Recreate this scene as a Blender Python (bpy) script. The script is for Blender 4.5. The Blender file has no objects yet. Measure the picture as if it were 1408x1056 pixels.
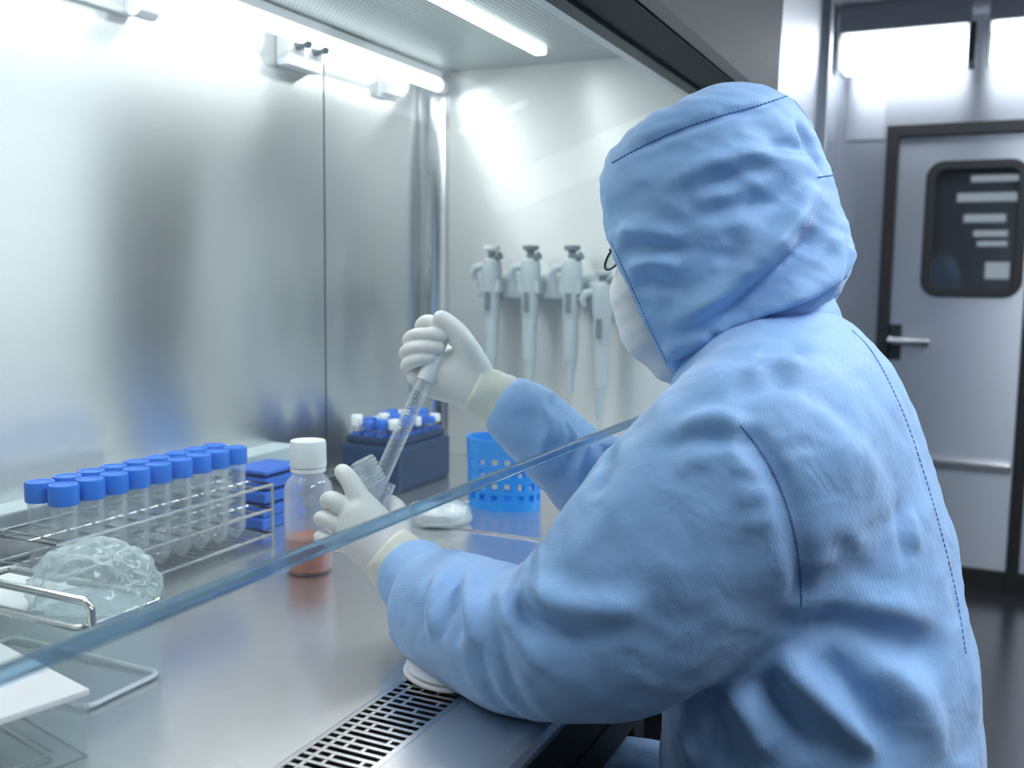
import bpy, bmesh, math, random
import numpy as np
from mathutils import Vector, Matrix
from mathutils.bvhtree import BVHTree

random.seed(7)
PI = math.pi
sc = bpy.context.scene
COL = sc.collection

# ------------------------------------------------------------------ camera, light, exposure
FW, FH, FOC = 1408.0, 1056.0, 1350.0           # photograph frame and focal length in pixels
CAMZ = 1.27                                    # lens height above the floor
_vx = np.array([641.0, -138.0, FOC]); D1 = _vx / np.linalg.norm(_vx)          # cabinet length (world X)
_vy = np.array([-(FOC * FOC + 138.0 * 185.0) / 641.0, -185.0, FOC]); D2 = _vy / np.linalg.norm(_vy)   # cabinet depth (world Y)
D3 = np.cross(D1, D2)                          # up (world Z)
RW = np.stack([D1, D2, D3])                    # camera (right, down, forward) -> world

cam_d = bpy.data.cameras.new('camera')
cam = bpy.data.objects.new('camera', cam_d); COL.objects.link(cam)
cam_d.sensor_width = 36.0
cam_d.lens = FOC / FW * 36.0
cam_d.clip_start = 0.02
_r, _u, _b = RW[:, 0], -RW[:, 1], -RW[:, 2]
cam.matrix_world = Matrix(((_r[0], _u[0], _b[0], 0), (_r[1], _u[1], _b[1], 0), (_r[2], _u[2], _b[2], CAMZ), (0, 0, 0, 1)))
cam_d.dof.use_dof = True
cam_d.dof.focus_distance = 1.03
cam_d.dof.aperture_fstop = 5.2
sc.camera = cam

world = bpy.data.worlds.new('world'); sc.world = world
world.use_nodes = True
world.node_tree.nodes['Background'].inputs[0].default_value = (0.55, 0.68, 0.9, 1)
world.node_tree.nodes['Background'].inputs[1].default_value = 0.012

sc.view_settings.view_transform = 'Standard'
sc.view_settings.look = 'None'
sc.view_settings.gamma = 1.0
sc.view_settings.use_curve_mapping = False
sc.view_settings.exposure = 0.25
sc.cycles.use_denoising = True
sc.cycles.max_bounces = 14
sc.cycles.transparent_max_bounces = 32
sc.cycles.transmission_bounces = 12
sc.cycles.sample_clamp_indirect = 4.0
sc.cycles.blur_glossy = 0.5

TUBE_POWER = 2.3      # emission of the cabinet tubes
ROOM_POWER = 14.0      # watts of each ceiling panel
ADDED_GLOW_POWER = 1.1    # emission of the unseen panels added for reflections in the cabinet
FAR_POWER = 5.0       # emission of the lamp above the door

def area_light(name, loc, sx, sy, power, color, rot=(0, 0, 0), parent=None):
    l = bpy.data.lights.new(name, 'AREA'); l.shape = 'RECTANGLE'; l.size = sx; l.size_y = sy
    l.energy = power; l.color = color
    o = bpy.data.objects.new(name, l); COL.objects.link(o); o.location = loc; o.rotation_euler = rot
    o['kind'] = 'light'
    if parent: o.parent = parent
    return o

# ------------------------------------------------------------------ pixel -> place helpers
def ray(px, py):
    return RW @ np.array([(px - FW / 2) / FOC, (py - FH / 2) / FOC, 1.0])     # depth-1 direction
O3 = np.array([0, 0, CAMZ])
def at_d(px, py, d): return O3 + ray(px, py) * d
def at_x(px, py, x): r = ray(px, py); return O3 + r * (x / r[0])
def at_y(px, py, y): r = ray(px, py); return O3 + r * (y / r[1])
def at_z(px, py, z): r = ray(px, py); return O3 + r * ((z - CAMZ) / r[2])
def project(p):
    c = RW.T @ (np.asarray(p) - O3); return FW / 2 + FOC * c[0] / c[2], FH / 2 + FOC * c[1] / c[2], c[2]

# ------------------------------------------------------------------ materials
def new_mat(name):
    m = bpy.data.materials.new(name); m.use_nodes = True
    nt = m.node_tree; return m, nt, nt.nodes['Principled BSDF'], nt.nodes, nt.links
def setp(b, **kw):
    for k, v in kw.items():
        b.inputs[k.replace('_', ' ')].default_value = v
def plain(name, col, rough=0.5, metal=0.0, noise=0.0, nscale=40, bump=0.0, bscale=120, **kw):
    m, nt, b, N, L = new_mat(name)
    setp(b, Base_Color=(*col, 1), Roughness=rough, Metallic=metal, **kw)
    tc = N.new('ShaderNodeTexCoord')
    if noise:
        n = N.new('ShaderNodeTexNoise'); n.inputs['Scale'].default_value = nscale; n.inputs['Detail'].default_value = 4
        r = N.new('ShaderNodeMapRange'); r.inputs['To Min'].default_value = 1 - noise; r.inputs['To Max'].default_value = 1 + noise
        mx = N.new('ShaderNodeMix'); mx.data_type = 'RGBA'; mx.blend_type = 'MULTIPLY'; mx.inputs['Factor'].default_value = 1
        mx.inputs[6].default_value = (*col, 1)
        L.new(tc.outputs['Object'], n.inputs['Vector']); L.new(n.outputs['Fac'], r.inputs['Value'])
        L.new(r.outputs['Result'], mx.inputs[7]); L.new(mx.outputs[2], b.inputs['Base Color'])
    if bump:
        n2 = N.new('ShaderNodeTexNoise'); n2.inputs['Scale'].default_value = bscale; n2.inputs['Detail'].default_value = 3
        bp = N.new('ShaderNodeBump'); bp.inputs['Strength'].default_value = bump; bp.inputs['Distance'].default_value = 0.002
        L.new(tc.outputs['Object'], n2.inputs['Vector']); L.new(n2.outputs['Fac'], bp.inputs['Height']); L.new(bp.outputs['Normal'], b.inputs['Normal'])
    return m
def steel(name, col=(0.62, 0.64, 0.66), rough=0.32, aniso=0.8, tangent=(0, 0, 1), scratch=(3, 3, 220), amount=0.10, metal=1.0, wav=0.12):
    """brushed stainless steel: streaked reflections along the tangent, fine brushing lines across it"""
    m, nt, b, N, L = new_mat(name)
    setp(b, Base_Color=(*col, 1), Roughness=rough, Metallic=metal, Anisotropic=aniso)
    if tangent is not None:
        cx = N.new('ShaderNodeCombineXYZ')
        for i in range(3): cx.inputs[i].default_value = tangent[i]
        L.new(cx.outputs[0], b.inputs['Tangent'])
    tc = N.new('ShaderNodeTexCoord'); mp = N.new('ShaderNodeMapping'); mp.inputs['Scale'].default_value = scratch
    n = N.new('ShaderNodeTexNoise'); n.inputs['Scale'].default_value = 1.0; n.inputs['Detail'].default_value = 3
    r = N.new('ShaderNodeMapRange'); r.inputs['To Min'].default_value = rough - amount; r.inputs['To Max'].default_value = rough + amount
    L.new(tc.outputs['Object'], mp.inputs['Vector']); L.new(mp.outputs['Vector'], n.inputs['Vector'])
    L.new(n.outputs['Fac'], r.inputs['Value']); L.new(r.outputs['Result'], b.inputs['Roughness'])
    n2 = N.new('ShaderNodeTexNoise'); n2.inputs['Scale'].default_value = 2.2; n2.inputs['Detail'].default_value = 2
    bp = N.new('ShaderNodeBump'); bp.inputs['Strength'].default_value = wav; bp.inputs['Distance'].default_value = 0.004
    L.new(tc.outputs['Object'], n2.inputs['Vector']); L.new(n2.outputs['Fac'], bp.inputs['Height']); L.new(bp.outputs['Normal'], b.inputs['Normal'])
    return m
def emit(name, col, strength):
    m, nt, b, N, L = new_mat(name)
    setp(b, Base_Color=(0.9, 0.9, 0.9, 1), Emission_Color=(*col, 1), Emission_Strength=strength, Roughness=0.4)
    return m
def thin_clear(name, tint=(0.95, 0.98, 0.98), haze=0.1, hazecol=(0.8, 0.86, 0.9), rough=0.05, edge=0.55, ior=1.45, rim=0.35, gmax=0.9):
    """thin clear plastic or glass wall: see-through face-on, glossier and milkier at grazing angles"""
    m, nt, b, N, L = new_mat(name); N.remove(b)
    out = N['Material Output']
    tr = N.new('ShaderNodeBsdfTransparent'); tr.inputs[0].default_value = (*tint, 1)
    df = N.new('ShaderNodeBsdfDiffuse'); df.inputs[0].default_value = (*hazecol, 1)
    tl = N.new('ShaderNodeBsdfTranslucent'); tl.inputs[0].default_value = (*hazecol, 1)
    dm = N.new('ShaderNodeMixShader'); dm.inputs[0].default_value = 0.5
    L.new(df.outputs[0], dm.inputs[1]); L.new(tl.outputs[0], dm.inputs[2])
    gl = N.new('ShaderNodeBsdfGlossy'); gl.inputs['Roughness'].default_value = rough
    lw = N.new('ShaderNodeLayerWeight'); lw.inputs['Blend'].default_value = edge
    mr = N.new('ShaderNodeMapRange'); mr.inputs['To Min'].default_value = haze; mr.inputs['To Max'].default_value = rim
    L.new(lw.outputs['Facing'], mr.inputs['Value'])
    m1 = N.new('ShaderNodeMixShader'); L.new(mr.outputs['Result'], m1.inputs[0]); L.new(tr.outputs[0], m1.inputs[1]); L.new(dm.outputs[0], m1.inputs[2])
    f0 = ((ior - 1) / (ior + 1)) ** 2
    lf = N.new('ShaderNodeLayerWeight'); lf.inputs['Blend'].default_value = 0.5       # facing: 0 head-on, 1 grazing (Schlick)
    pw_ = N.new('ShaderNodeMath'); pw_.operation = 'POWER'; pw_.inputs[1].default_value = 5.0; L.new(lf.outputs['Facing'], pw_.inputs[0])
    fr = N.new('ShaderNodeMapRange'); fr.inputs['To Min'].default_value = f0; L.new(pw_.outputs[0], fr.inputs['Value'])
    fr.inputs['To Max'].default_value = gmax
    m2 = N.new('ShaderNodeMixShader'); L.new(fr.outputs[0], m2.inputs[0]); L.new(m1.outputs[0], m2.inputs[1]); L.new(gl.outputs[0], m2.inputs[2])
    L.new(m2.outputs[0], out.inputs['Surface'])
    return m

M = {}
M['steel_wall'] = steel('brushed_steel_wall', (0.74, 0.745, 0.745), 0.25, 0.93, (0, 0, 1), (.6, .6, 420), 0.02, 0.95, 0.07)
M['steel_top'] = steel('polished_steel_top', (0.66, 0.67, 0.675), 0.24, 0.3, (0, 1, 0), (420, .6, .6), 0.02, 0.88, 0.12)
M['steel_header'] = steel('painted_steel_header', (0.022, 0.030, 0.036), 0.5, 0.0, None, (.6, .6, 300), 0.03, 0.0)
M['steel_header'].node_tree.nodes['Principled BSDF'].inputs['Specular IOR Level'].default_value = 0.12
M['steel_side'] = steel('brushed_steel_side', (0.66, 0.665, 0.655), 0.46, 0.8, (0, 0, 1), (.6, .6, 420), 0.025, 0.72, 0.10)
M['steel_dark'] = plain('dark_steel', (0.035, 0.045, 0.05), 0.4, 0.6)
M['steel_room'] = steel('brushed_steel_room', (0.46, 0.49, 0.54), 0.36, 0.75, (0, 0, 1), (.6, .6, 260), 0.03)
M['steel_door'] = steel('brushed_steel_door', (0.60, 0.64, 0.70), 0.38, 0.75, (0, 0, 1), (.6, .6, 260), 0.03)
M['chrome'] = plain('bright_wire_steel', (0.66, 0.66, 0.66), 0.22, 1.0, noise=0.1)
M['black'] = plain('black_rubber', (0.012, 0.013, 0.015), 0.5)
M['void'] = plain('dark_plenum', (0.006, 0.006, 0.008), 0.9)
M['white'] = plain('white_plastic', (0.80, 0.81, 0.82), 0.35, noise=0.04)
M['whitegrey'] = plain('grey_white_plastic', (0.46, 0.51, 0.53), 0.4, noise=0.05)
M['grey'] = plain('grey_plastic', (0.16, 0.19, 0.22), 0.4)
M['bluecap'] = plain('blue_cap_plastic', (0.010, 0.15, 0.64), 0.38, noise=0.08, bump=0.1, bscale=300)
M['basket'] = plain('bright_blue_plastic', (0.02, 0.27, 0.75), 0.35, noise=0.08)
M['navy'] = plain('navy_plastic', (0.012, 0.035, 0.10), 0.35, noise=0.15)
M['bluebox'] = plain('royal_blue_plastic', (0.03, 0.13, 0.55), 0.4, noise=0.1)
M['paper'] = plain('white_paper', (0.66, 0.67, 0.68), 0.7, noise=0.03)
M['tube_clear'] = thin_clear('clear_tube_plastic', (0.985, 0.99, 0.992), 0.05, (0.92, 0.95, 0.96), 0.08, 0.45, 1.5, 0.38)
M['box_clear'] = thin_clear('clear_box_plastic', (0.965, 0.985, 0.985), 0.05, (0.8, 0.88, 0.9), 0.05, 0.5, 1.45, 0.3)
M['bottle_clear'] = thin_clear('clear_bottle_plastic', (0.95, 0.96, 0.985), 0.10, (0.8, 0.82, 0.92), 0.06, 0.55, 1.45, 0.5)
M['bag'] = thin_clear('crinkled_bag_film', (0.96, 0.985, 0.985), 0.20, (0.80, 0.88, 0.90), 0.2, 0.5, 1.6, 0.7)
M['pane'] = thin_clear('sash_glass', (0.955, 0.985, 0.98), 0.012, (0.8, 0.9, 0.9), 0.0, 0.3, 1.10, 0.03, 0.05)
M['medium'] = plain('orange_medium', (0.86, 0.27, 0.11), 0.12, 0.0, Transmission_Weight=0.25, IOR=1.33)
M['glove'] = plain('white_latex', (0.72, 0.70, 0.68), 0.42, noise=0.03, bump=0.12, bscale=70, Subsurface_Weight=0.12, Subsurface_Scale=0.01)
M['cuff'] = plain('cream_latex_cuff', (0.74, 0.73, 0.62), 0.45, noise=0.03)
M['mask'] = plain('white_mask_fabric', (0.74, 0.75, 0.77), 0.8, noise=0.03, bump=0.2, bscale=260)
M['skin'] = plain('skin', (0.55, 0.33, 0.24), 0.5, noise=0.06)
M['eye'] = plain('eye_white', (0.75, 0.75, 0.74), 0.2)
M['iris'] = plain('iris', (0.03, 0.018, 0.01), 0.15)
M['stitch'] = plain('blue_stitch', (0.06, 0.14, 0.36), 0.8)
M['floor'] = plain('dark_floor', (0.022, 0.024, 0.03), 0.25, noise=0.2, nscale=8)
M['ceilroom'] = plain('ceiling_paint', (0.20, 0.22, 0.26), 0.45, noise=.05)
M['lamp'] = emit('tube_light', (0.93, 0.98, 1.0), TUBE_POWER)
M['lamp_far'] = emit('far_lamp_light', (0.9, 0.95, 1.0), FAR_POWER)
M['lamp_panel'] = emit('panel_light', (0.9, 0.95, 1.0), 5.0)
M['edge'] = plain('glass_edge', (0.36, 0.55, 0.70), 0.05, 0.0, Transmission_Weight=0.9, IOR=1.45)

def diffuser_mat():
    m, nt, b, N, L = new_mat('perforated_diffuser')
    setp(b, Base_Color=(0.66, 0.71, 0.70, 1), Roughness=0.45, Metallic=0.35)
    tc = N.new('ShaderNodeTexCoord')
    v = N.new('ShaderNodeTexVoronoi'); v.voronoi_dimensions = '2D'; v.inputs['Scale'].default_value = 95; v.inputs['Randomness'].default_value = 0.0
    r = N.new('ShaderNodeMapRange'); r.inputs['From Min'].default_value = 0.2; r.inputs['From Max'].default_value = 0.42
    mx = N.new('ShaderNodeMix'); mx.data_type = 'RGBA'; mx.inputs[6].default_value = (0.13, 0.17, 0.17, 1); mx.inputs[7].default_value = (0.70, 0.75, 0.74, 1)
    L.new(tc.outputs['Object'], v.inputs['Vector']); L.new(v.outputs['Distance'], r.inputs['Value']); L.new(r.outputs['Result'], mx.inputs['Factor']); L.new(mx.outputs[2], b.inputs['Base Color'])
    return m
M['diffuser'] = diffuser_mat()

def gown_mat(name, col):
    """cleanroom polyester: blue weave with the thin carbon grid lines"""
    m, nt, b, N, L = new_mat(name)
    setp(b, Base_Color=(*col, 1), Roughness=0.62, Sheen_Weight=0.25, Sheen_Roughness=0.5)
    tc = N.new('ShaderNodeTexCoord')
    lines = []
    for rot, sc_ in (((0.35, 0, 0), 1.0), ((0.35 + PI / 2, 0, 0), 1.0)):
        mp = N.new('ShaderNodeMapping'); mp.inputs['Rotation'].default_value = rot
        w = N.new('ShaderNodeTexWave'); w.wave_type = 'BANDS'; w.bands_direction = 'Z'; w.inputs['Scale'].default_value = 120; w.inputs['Distortion'].default_value = 0.6
        w.inputs['Detail'].default_value = 1; w.inputs['Detail Scale'].default_value = 0.2
        p = N.new('ShaderNodeMath'); p.operation = 'POWER'; p.inputs[1].default_value = 6
        L.new(tc.outputs['Object'], mp.inputs['Vector']); L.new(mp.outputs['Vector'], w.inputs['Vector']); L.new(w.outputs['Fac'], p.inputs[0]); lines.append(p)
    mxv = N.new('ShaderNodeMath'); mxv.operation = 'MAXIMUM'; L.new(lines[0].outputs[0], mxv.inputs[0]); L.new(lines[1].outputs[0], mxv.inputs[1])
    n = N.new('ShaderNodeTexNoise'); n.inputs['Scale'].default_value = 14; n.inputs['Detail'].default_value = 5
    L.new(tc.outputs['Object'], n.inputs['Vector'])
    r = N.new('ShaderNodeMapRange'); r.inputs['To Min'].default_value = 0.93; r.inputs['To Max'].default_value = 1.07; L.new(n.outputs['Fac'], r.inputs['Value'])
    s = N.new('ShaderNodeMath'); s.operation = 'MULTIPLY'; s.inputs[1].default_value = 0.075; L.new(mxv.outputs[0], s.inputs[0])
    s2 = N.new('ShaderNodeMath'); s2.operation = 'SUBTRACT'; L.new(r.outputs['Result'], s2.inputs[0]); L.new(s.outputs[0], s2.inputs[1])
    mx = N.new('ShaderNodeMix'); mx.data_type = 'RGBA'; mx.blend_type = 'MULTIPLY'; mx.inputs['Factor'].default_value = 1; mx.inputs[6].default_value = (*col, 1)
    L.new(s2.outputs[0], mx.inputs[7]); L.new(mx.outputs[2], b.inputs['Base Color'])
    # creases
    n2 = N.new('ShaderNodeTexNoise'); n2.inputs['Scale'].default_value = 30; n2.inputs['Detail'].default_value = 2; n2.inputs['Roughness'].default_value = 0.45; n2.inputs['Distortion'].default_value = 0.8
    L.new(tc.outputs['Object'], n2.inputs['Vector'])
    mpc = N.new('ShaderNodeMapping'); mpc.inputs['Scale'].default_value = (1.0, 0.55, 1.3); mpc.inputs['Rotation'].default_value = (0.5, 0.2, 0.3)
    rg_ = N.new('ShaderNodeTexNoise'); rg_.noise_type = 'RIDGED_MULTIFRACTAL'; rg_.inputs['Scale'].default_value = 8; rg_.inputs['Detail'].default_value = 3; rg_.inputs['Distortion'].default_value = 0.7
    L.new(tc.outputs['Object'], mpc.inputs['Vector']); L.new(mpc.outputs['Vector'], rg_.inputs['Vector'])
    b0 = N.new('ShaderNodeBump'); b0.inputs['Strength'].default_value = 0.75; b0.inputs['Distance'].default_value = 0.014; L.new(rg_.outputs['Fac'], b0.inputs['Height'])
    b1 = N.new('ShaderNodeBump'); L.new(b0.outputs['Normal'], b1.inputs['Normal']); b1.inputs['Strength'].default_value = 0.35; b1.inputs['Distance'].default_value = 0.006; L.new(n2.outputs['Fac'], b1.inputs['Height'])
    b2 = N.new('ShaderNodeBump'); b2.inputs['Strength'].default_value = 0.15; b2.inputs['Distance'].default_value = 0.0008; L.new(mxv.outputs[0], b2.inputs['Height']); L.new(b1.outputs['Normal'], b2.inputs['Normal'])
    L.new(b2.outputs['Normal'], b.inputs['Normal'])
    return m
M['gown'] = gown_mat('blue_gown_fabric', (0.245, 0.44, 0.745))

# ------------------------------------------------------------------ mesh helpers
class MB:
    def __init__(s): s.v = []; s.f = []
    def add(s, vs, fs):
        o = len(s.v); s.v += [tuple(map(float, q)) for q in vs]; s.f += [tuple(i + o for i in f) for f in fs]; return s
    def box(s, x0, x1, y0, y1, z0, z1, bev=0.0):
        if bev <= 0:
            vs = [(x, y, z) for x in (x0, x1) for y in (y0, y1) for z in (z0, z1)]
            return s.add(vs, [(0, 1, 3, 2), (4, 6, 7, 5), (0, 4, 5, 1), (2, 3, 7, 6), (0, 2, 6, 4), (1, 5, 7, 3)])
        bm = bmesh.new(); bmesh.ops.create_cube(bm, size=1)
        for v in bm.verts: v.co = Vector(((x0 + x1) / 2 + v.co.x * (x1 - x0), (y0 + y1) / 2 + v.co.y * (y1 - y0), (z0 + z1) / 2 + v.co.z * (z1 - z0)))
        bmesh.ops.bevel(bm, geom=list(bm.edges), offset=bev, segments=2, affect='EDGES', profile=0.6)
        bm.verts.index_update()
        s.add([v.co for v in bm.verts], [[v.index for v in f.verts] for f in bm.faces]); bm.free(); return s
    def tube(s, pts, r, n=8, closed=False, caps=True):
        pts = [Vector(p) for p in pts]; m = len(pts)
        rs = r if isinstance(r, (list, tuple)) else [r] * m
        prev = None; rings = []
        for i, p in enumerate(pts):
            a = pts[(i - 1) % m] if (closed or i > 0) else p
            b = pts[(i + 1) % m] if (closed or i < m - 1) else p
            t = (b - a).normalized()
            if prev is None:
                u = t.cross(Vector((0, 0, 1)))
                if u.length < 0.05: u = t.cross(Vector((1, 0, 0)))
                u.normalize()
            else:
                u = (prev - t * prev.dot(t)).normalized()
            prev = u; w = t.cross(u)
            rings.append([p + (u * math.cos(2 * PI * k / n) + w * math.sin(2 * PI * k / n)) * rs[i] for k in range(n)])
        vs = [q for rg in rings for q in rg]; fs = []
        for i in range(m if closed else m - 1):
            j = (i + 1) % m
            for k in range(n):
                fs.append((i * n + k, i * n + (k + 1) % n, j * n + (k + 1) % n, j * n + k))
        if caps and not closed:
            fs.append(tuple(range(n))[::-1]); fs.append(tuple((m - 1) * n + k for k in range(n)))
        return s.add(vs, fs)
    def lathe(s, prof, n=24, mat=None, sx=1.0, sy=1.0, cap0=True, cap1=True):
        """profile of (radius, z), turned round Z; mat places it"""
        mt = mat or Matrix()
        vs = []; fs = []
        for (r, z) in prof:
            for k in range(n):
                a = 2 * PI * k / n; vs.append(mt @ Vector((r * sx * math.cos(a), r * sy * math.sin(a), z)))
        for i in range(len(prof) - 1):
            for k in range(n):
                fs.append((i * n + k, i * n + (k + 1) % n, (i + 1) * n + (k + 1) % n, (i + 1) * n + k))
        if cap0: fs.append(tuple(range(n))[::-1])
        if cap1: fs.append(tuple((len(prof) - 1) * n + k for k in range(n)))
        return s.add(vs, fs)
    def prism(s, prof, x0, x1):
        """closed (y, z) outline pulled along X"""
        n = len(prof)
        vs = [(x0, y, z) for y, z in prof] + [(x1, y, z) for y, z in prof]
        fs = [(i, (i + 1) % n, n + (i + 1) % n, n + i) for i in range(n)] + [tuple(range(n))[::-1], tuple(range(n, 2 * n))]
        return s.add(vs, fs)
    def build(s, name, mat, parent=None, smooth=False, loc=None, bevel=0.0):
        me = bpy.data.meshes.new(name); me.from_pydata(s.v, [], s.f); me.validate(); me.update()
        bm = bmesh.new(); bm.from_mesh(me); bmesh.ops.recalc_face_normals(bm, faces=bm.faces); bm.to_mesh(me); bm.free()
        me.materials.append(mat if not isinstance(mat, str) else M[mat])
        if smooth:
            for p in me.polygons: p.use_smooth = True
            if smooth != 'all': me.set_sharp_from_angle(angle=math.radians(40))
        o = bpy.data.objects.new(name, me); COL.objects.link(o)
        if loc is not None: o.location = loc
        if parent: o.parent = parent
        if bevel:
            bv = o.modifiers.new('bevel', 'BEVEL'); bv.width = bevel; bv.segments = 2; bv.limit_method = 'ANGLE'
        return o
def thing(name, label, cat, loc=(0, 0, 0), rotz=0.0, group=None):
    o = bpy.data.objects.new(name, None); COL.objects.link(o); o.location = loc; o.rotation_euler = (0, 0, rotz); o.empty_display_size = 0.02
    o['label'] = label; o['category'] = cat
    if group: o['group'] = group
    return o
def tag(o, label, cat, group=None):
    o['label'] = label; o['category'] = cat
    if group: o['group'] = group
    return o
def struct(o, label=None):
    o['kind'] = 'structure'
    if label: o['label'] = label
    return o
def dup(root, loc, rotz=None, label=None):
    r = root.copy(); COL.objects.link(r); r.location = loc
    if rotz is not None: r.rotation_euler = (0, 0, rotz)
    if label: r['label'] = label
    for ch in list(root.children):
        c = ch.copy(); COL.objects.link(c); c.parent = r
        for g in list(ch.children):
            d = g.copy(); COL.objects.link(d); d.parent = c
    return r
def arr_obj(name, V, F, mat, parent=None, smooth=True):
    me = bpy.data.meshes.new(name)
    me.from_pydata([tuple(map(float, v)) for v in V], [], [tuple(int(i) for i in f) for f in F]); me.update()
    me.materials.append(M[mat] if isinstance(mat, str) else mat)
    if smooth: me.polygons.foreach_set('use_smooth', [True] * len(me.polygons))
    o = bpy.data.objects.new(name, me); COL.objects.link(o)
    if parent: o.parent = parent
    return o

# ------------------------------------------------------------------ soft-body modelling: distance fields -> smooth quads
class Field:
    def __init__(s, lo, hi, h):
        s.lo = np.array(lo, float); s.h = h
        s.n = np.ceil((np.array(hi) - s.lo) / h).astype(int) + 1
        s.D = np.full(s.n, 1.0, np.float32)
    def _sub(s, lo, hi):
        a = np.clip(np.floor((lo - s.lo) / s.h).astype(int), 0, s.n - 1); b = np.clip(np.ceil((hi - s.lo) / s.h).astype(int) + 1, 1, s.n)
        sl = tuple(slice(a[i], b[i]) for i in range(3))
        g = [(s.lo[i] + s.h * np.arange(a[i], b[i])).astype(np.float32) for i in range(3)]
        return sl, g
    def chain(s, pts, k=0.02, u=None, pad=0.05, cap=1.0):
        """pts: (centre, ra, rb); an oval tube through the centres; blended into the field with radius k"""
        T = np.full(s.n, 1.0, np.float32)
        for (c0, a0, b0), (c1, a1, b1) in zip(pts[:-1], pts[1:]):
            c0 = np.asarray(c0, float); c1 = np.asarray(c1, float)
            R = max(a0, a1, b0, b1) + pad
            sl, g = s._sub(np.minimum(c0, c1) - R, np.maximum(c0, c1) + R)
            if min(len(x) for x in g) == 0: continue
            ax = c1 - c0; Ln = np.linalg.norm(ax) + 1e-9; ax = ax / Ln
            uu = np.asarray(u if u is not None else (0, 0, 1), float); uu = uu - ax * uu.dot(ax)
            if np.linalg.norm(uu) < 1e-4: uu = np.cross(ax, (1, 0, 0))
            uu /= np.linalg.norm(uu); vv = np.cross(ax, uu)
            X = g[0][:, None, None] - c0[0]; Y = g[1][None, :, None] - c0[1]; Z = g[2][None, None, :] - c0[2]
            tt = X * ax[0] + Y * ax[1] + Z * ax[2]; t = np.clip(tt / Ln, 0, 1)
            qa = tt - t * Ln
            qu = X * uu[0] + Y * uu[1] + Z * uu[2]; qv = X * vv[0] + Y * vv[1] + Z * vv[2]
            ra = a0 + (a1 - a0) * t; rb = b0 + (b1 - b0) * t; rm = np.minimum(ra, rb)
            d = (np.sqrt((qu / ra) ** 2 + (qv / rb) ** 2 + (qa / (rm * cap)) ** 2) - 1) * rm
            T[sl] = np.minimum(T[sl], d)
        s.merge(T, k); return s
    def merge(s, T, k):
        if k <= 0: s.D = np.minimum(s.D, T)
        else:
            h = np.clip(0.5 + 0.5 * (T - s.D) / k, 0, 1)
            s.D = (T * (1 - h) + s.D * h - k * h * (1 - h)).astype(np.float32)
    def soften(s, n=2):
        for _ in range(n):
            for ax in range(3):
                P = np.concatenate([s.D.take([0], ax), s.D, s.D.take([-1], ax)], ax); m = s.D.shape[ax]
                i = np.arange(m); s.D = (.25 * P.take(i, ax) + .5 * P.take(i + 1, ax) + .25 * P.take(i + 2, ax)).astype(np.float32)
    def mesh(s, smooth=2):
        D = s.D; sg = D < 0
        c = np.zeros(tuple(np.array(D.shape) - 1), np.int8)
        offs = [(i, j, k) for i in (0, 1) for j in (0, 1) for k in (0, 1)]
        nx, ny, nz = c.shape
        for o in offs: c += sg[o[0]:o[0] + nx, o[1]:o[1] + ny, o[2]:o[2] + nz]
        act = np.argwhere((c > 0) & (c < 8))
        vals = {o: D[act[:, 0] + o[0], act[:, 1] + o[1], act[:, 2] + o[2]] for o in offs}
        acc = np.zeros((len(act), 3)); cnt = np.zeros(len(act))
        for o in offs:
            for ax in range(3):
                if o[ax]: continue
                p = list(o); p[ax] = 1; p = tuple(p)
                a, b = vals[o], vals[p]; m = (a < 0) != (b < 0)
                t = a[m] / (a[m] - b[m])
                q = np.tile(np.array(o, float), (m.sum(), 1)); q[:, ax] = t
                acc[m] += q; cnt[m] += 1
        V = s.lo + s.h * (act + acc / cnt[:, None])
        idx = np.full(c.shape, -1, np.int64); idx[tuple(act.T)] = np.arange(len(act))
        Fs = []
        for ax in range(3):
            sl0 = [slice(None)] * 3; sl1 = [slice(None)] * 3; sl0[ax] = slice(0, -1); sl1[ax] = slice(1, None)
            A, B = sg[tuple(sl0)], sg[tuple(sl1)]
            e = np.argwhere(A != B); o1, o2 = [(1, 2), (2, 0), (0, 1)][ax]
            ok = (e[:, o1] > 0) & (e[:, o2] > 0) & (e[:, o1] < c.shape[o1]) & (e[:, o2] < c.shape[o2]); e = e[ok]
            inside = sg[tuple(e.T)]
            def cell(d1, d2):
                q = e.copy(); q[:, o1] -= d1; q[:, o2] -= d2; return idx[tuple(q.T)]
            q = np.stack([cell(1, 1), cell(0, 1), cell(0, 0), cell(1, 0)], 1)
            q[~inside] = q[~inside][:, ::-1]
            Fs.append(q)
        F = np.concatenate(Fs); F = F[(F >= 0).all(1)]
        for _ in range(smooth): V = laplace(V, F, 0.5)
        return V, F
def laplace(V, F, lam):
    S = np.zeros_like(V); C = np.zeros(len(V))
    for a in range(4):
        i, j = F[:, a], F[:, (a + 1) % 4]
        np.add.at(S, i, V[j]); np.add.at(S, j, V[i]); np.add.at(C, i, 1); np.add.at(C, j, 1)
    C[C == 0] = 1
    return V * (1 - lam) + lam * S / C[:, None]
def normals(V, F):
    n = np.cross(V[F[:, 2]] - V[F[:, 0]], V[F[:, 3]] - V[F[:, 1]])
    N_ = np.zeros_like(V)
    for a in range(4): np.add.at(N_, F[:, a], n)
    return N_ / (np.linalg.norm(N_, axis=1, keepdims=True) + 1e-12)
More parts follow.
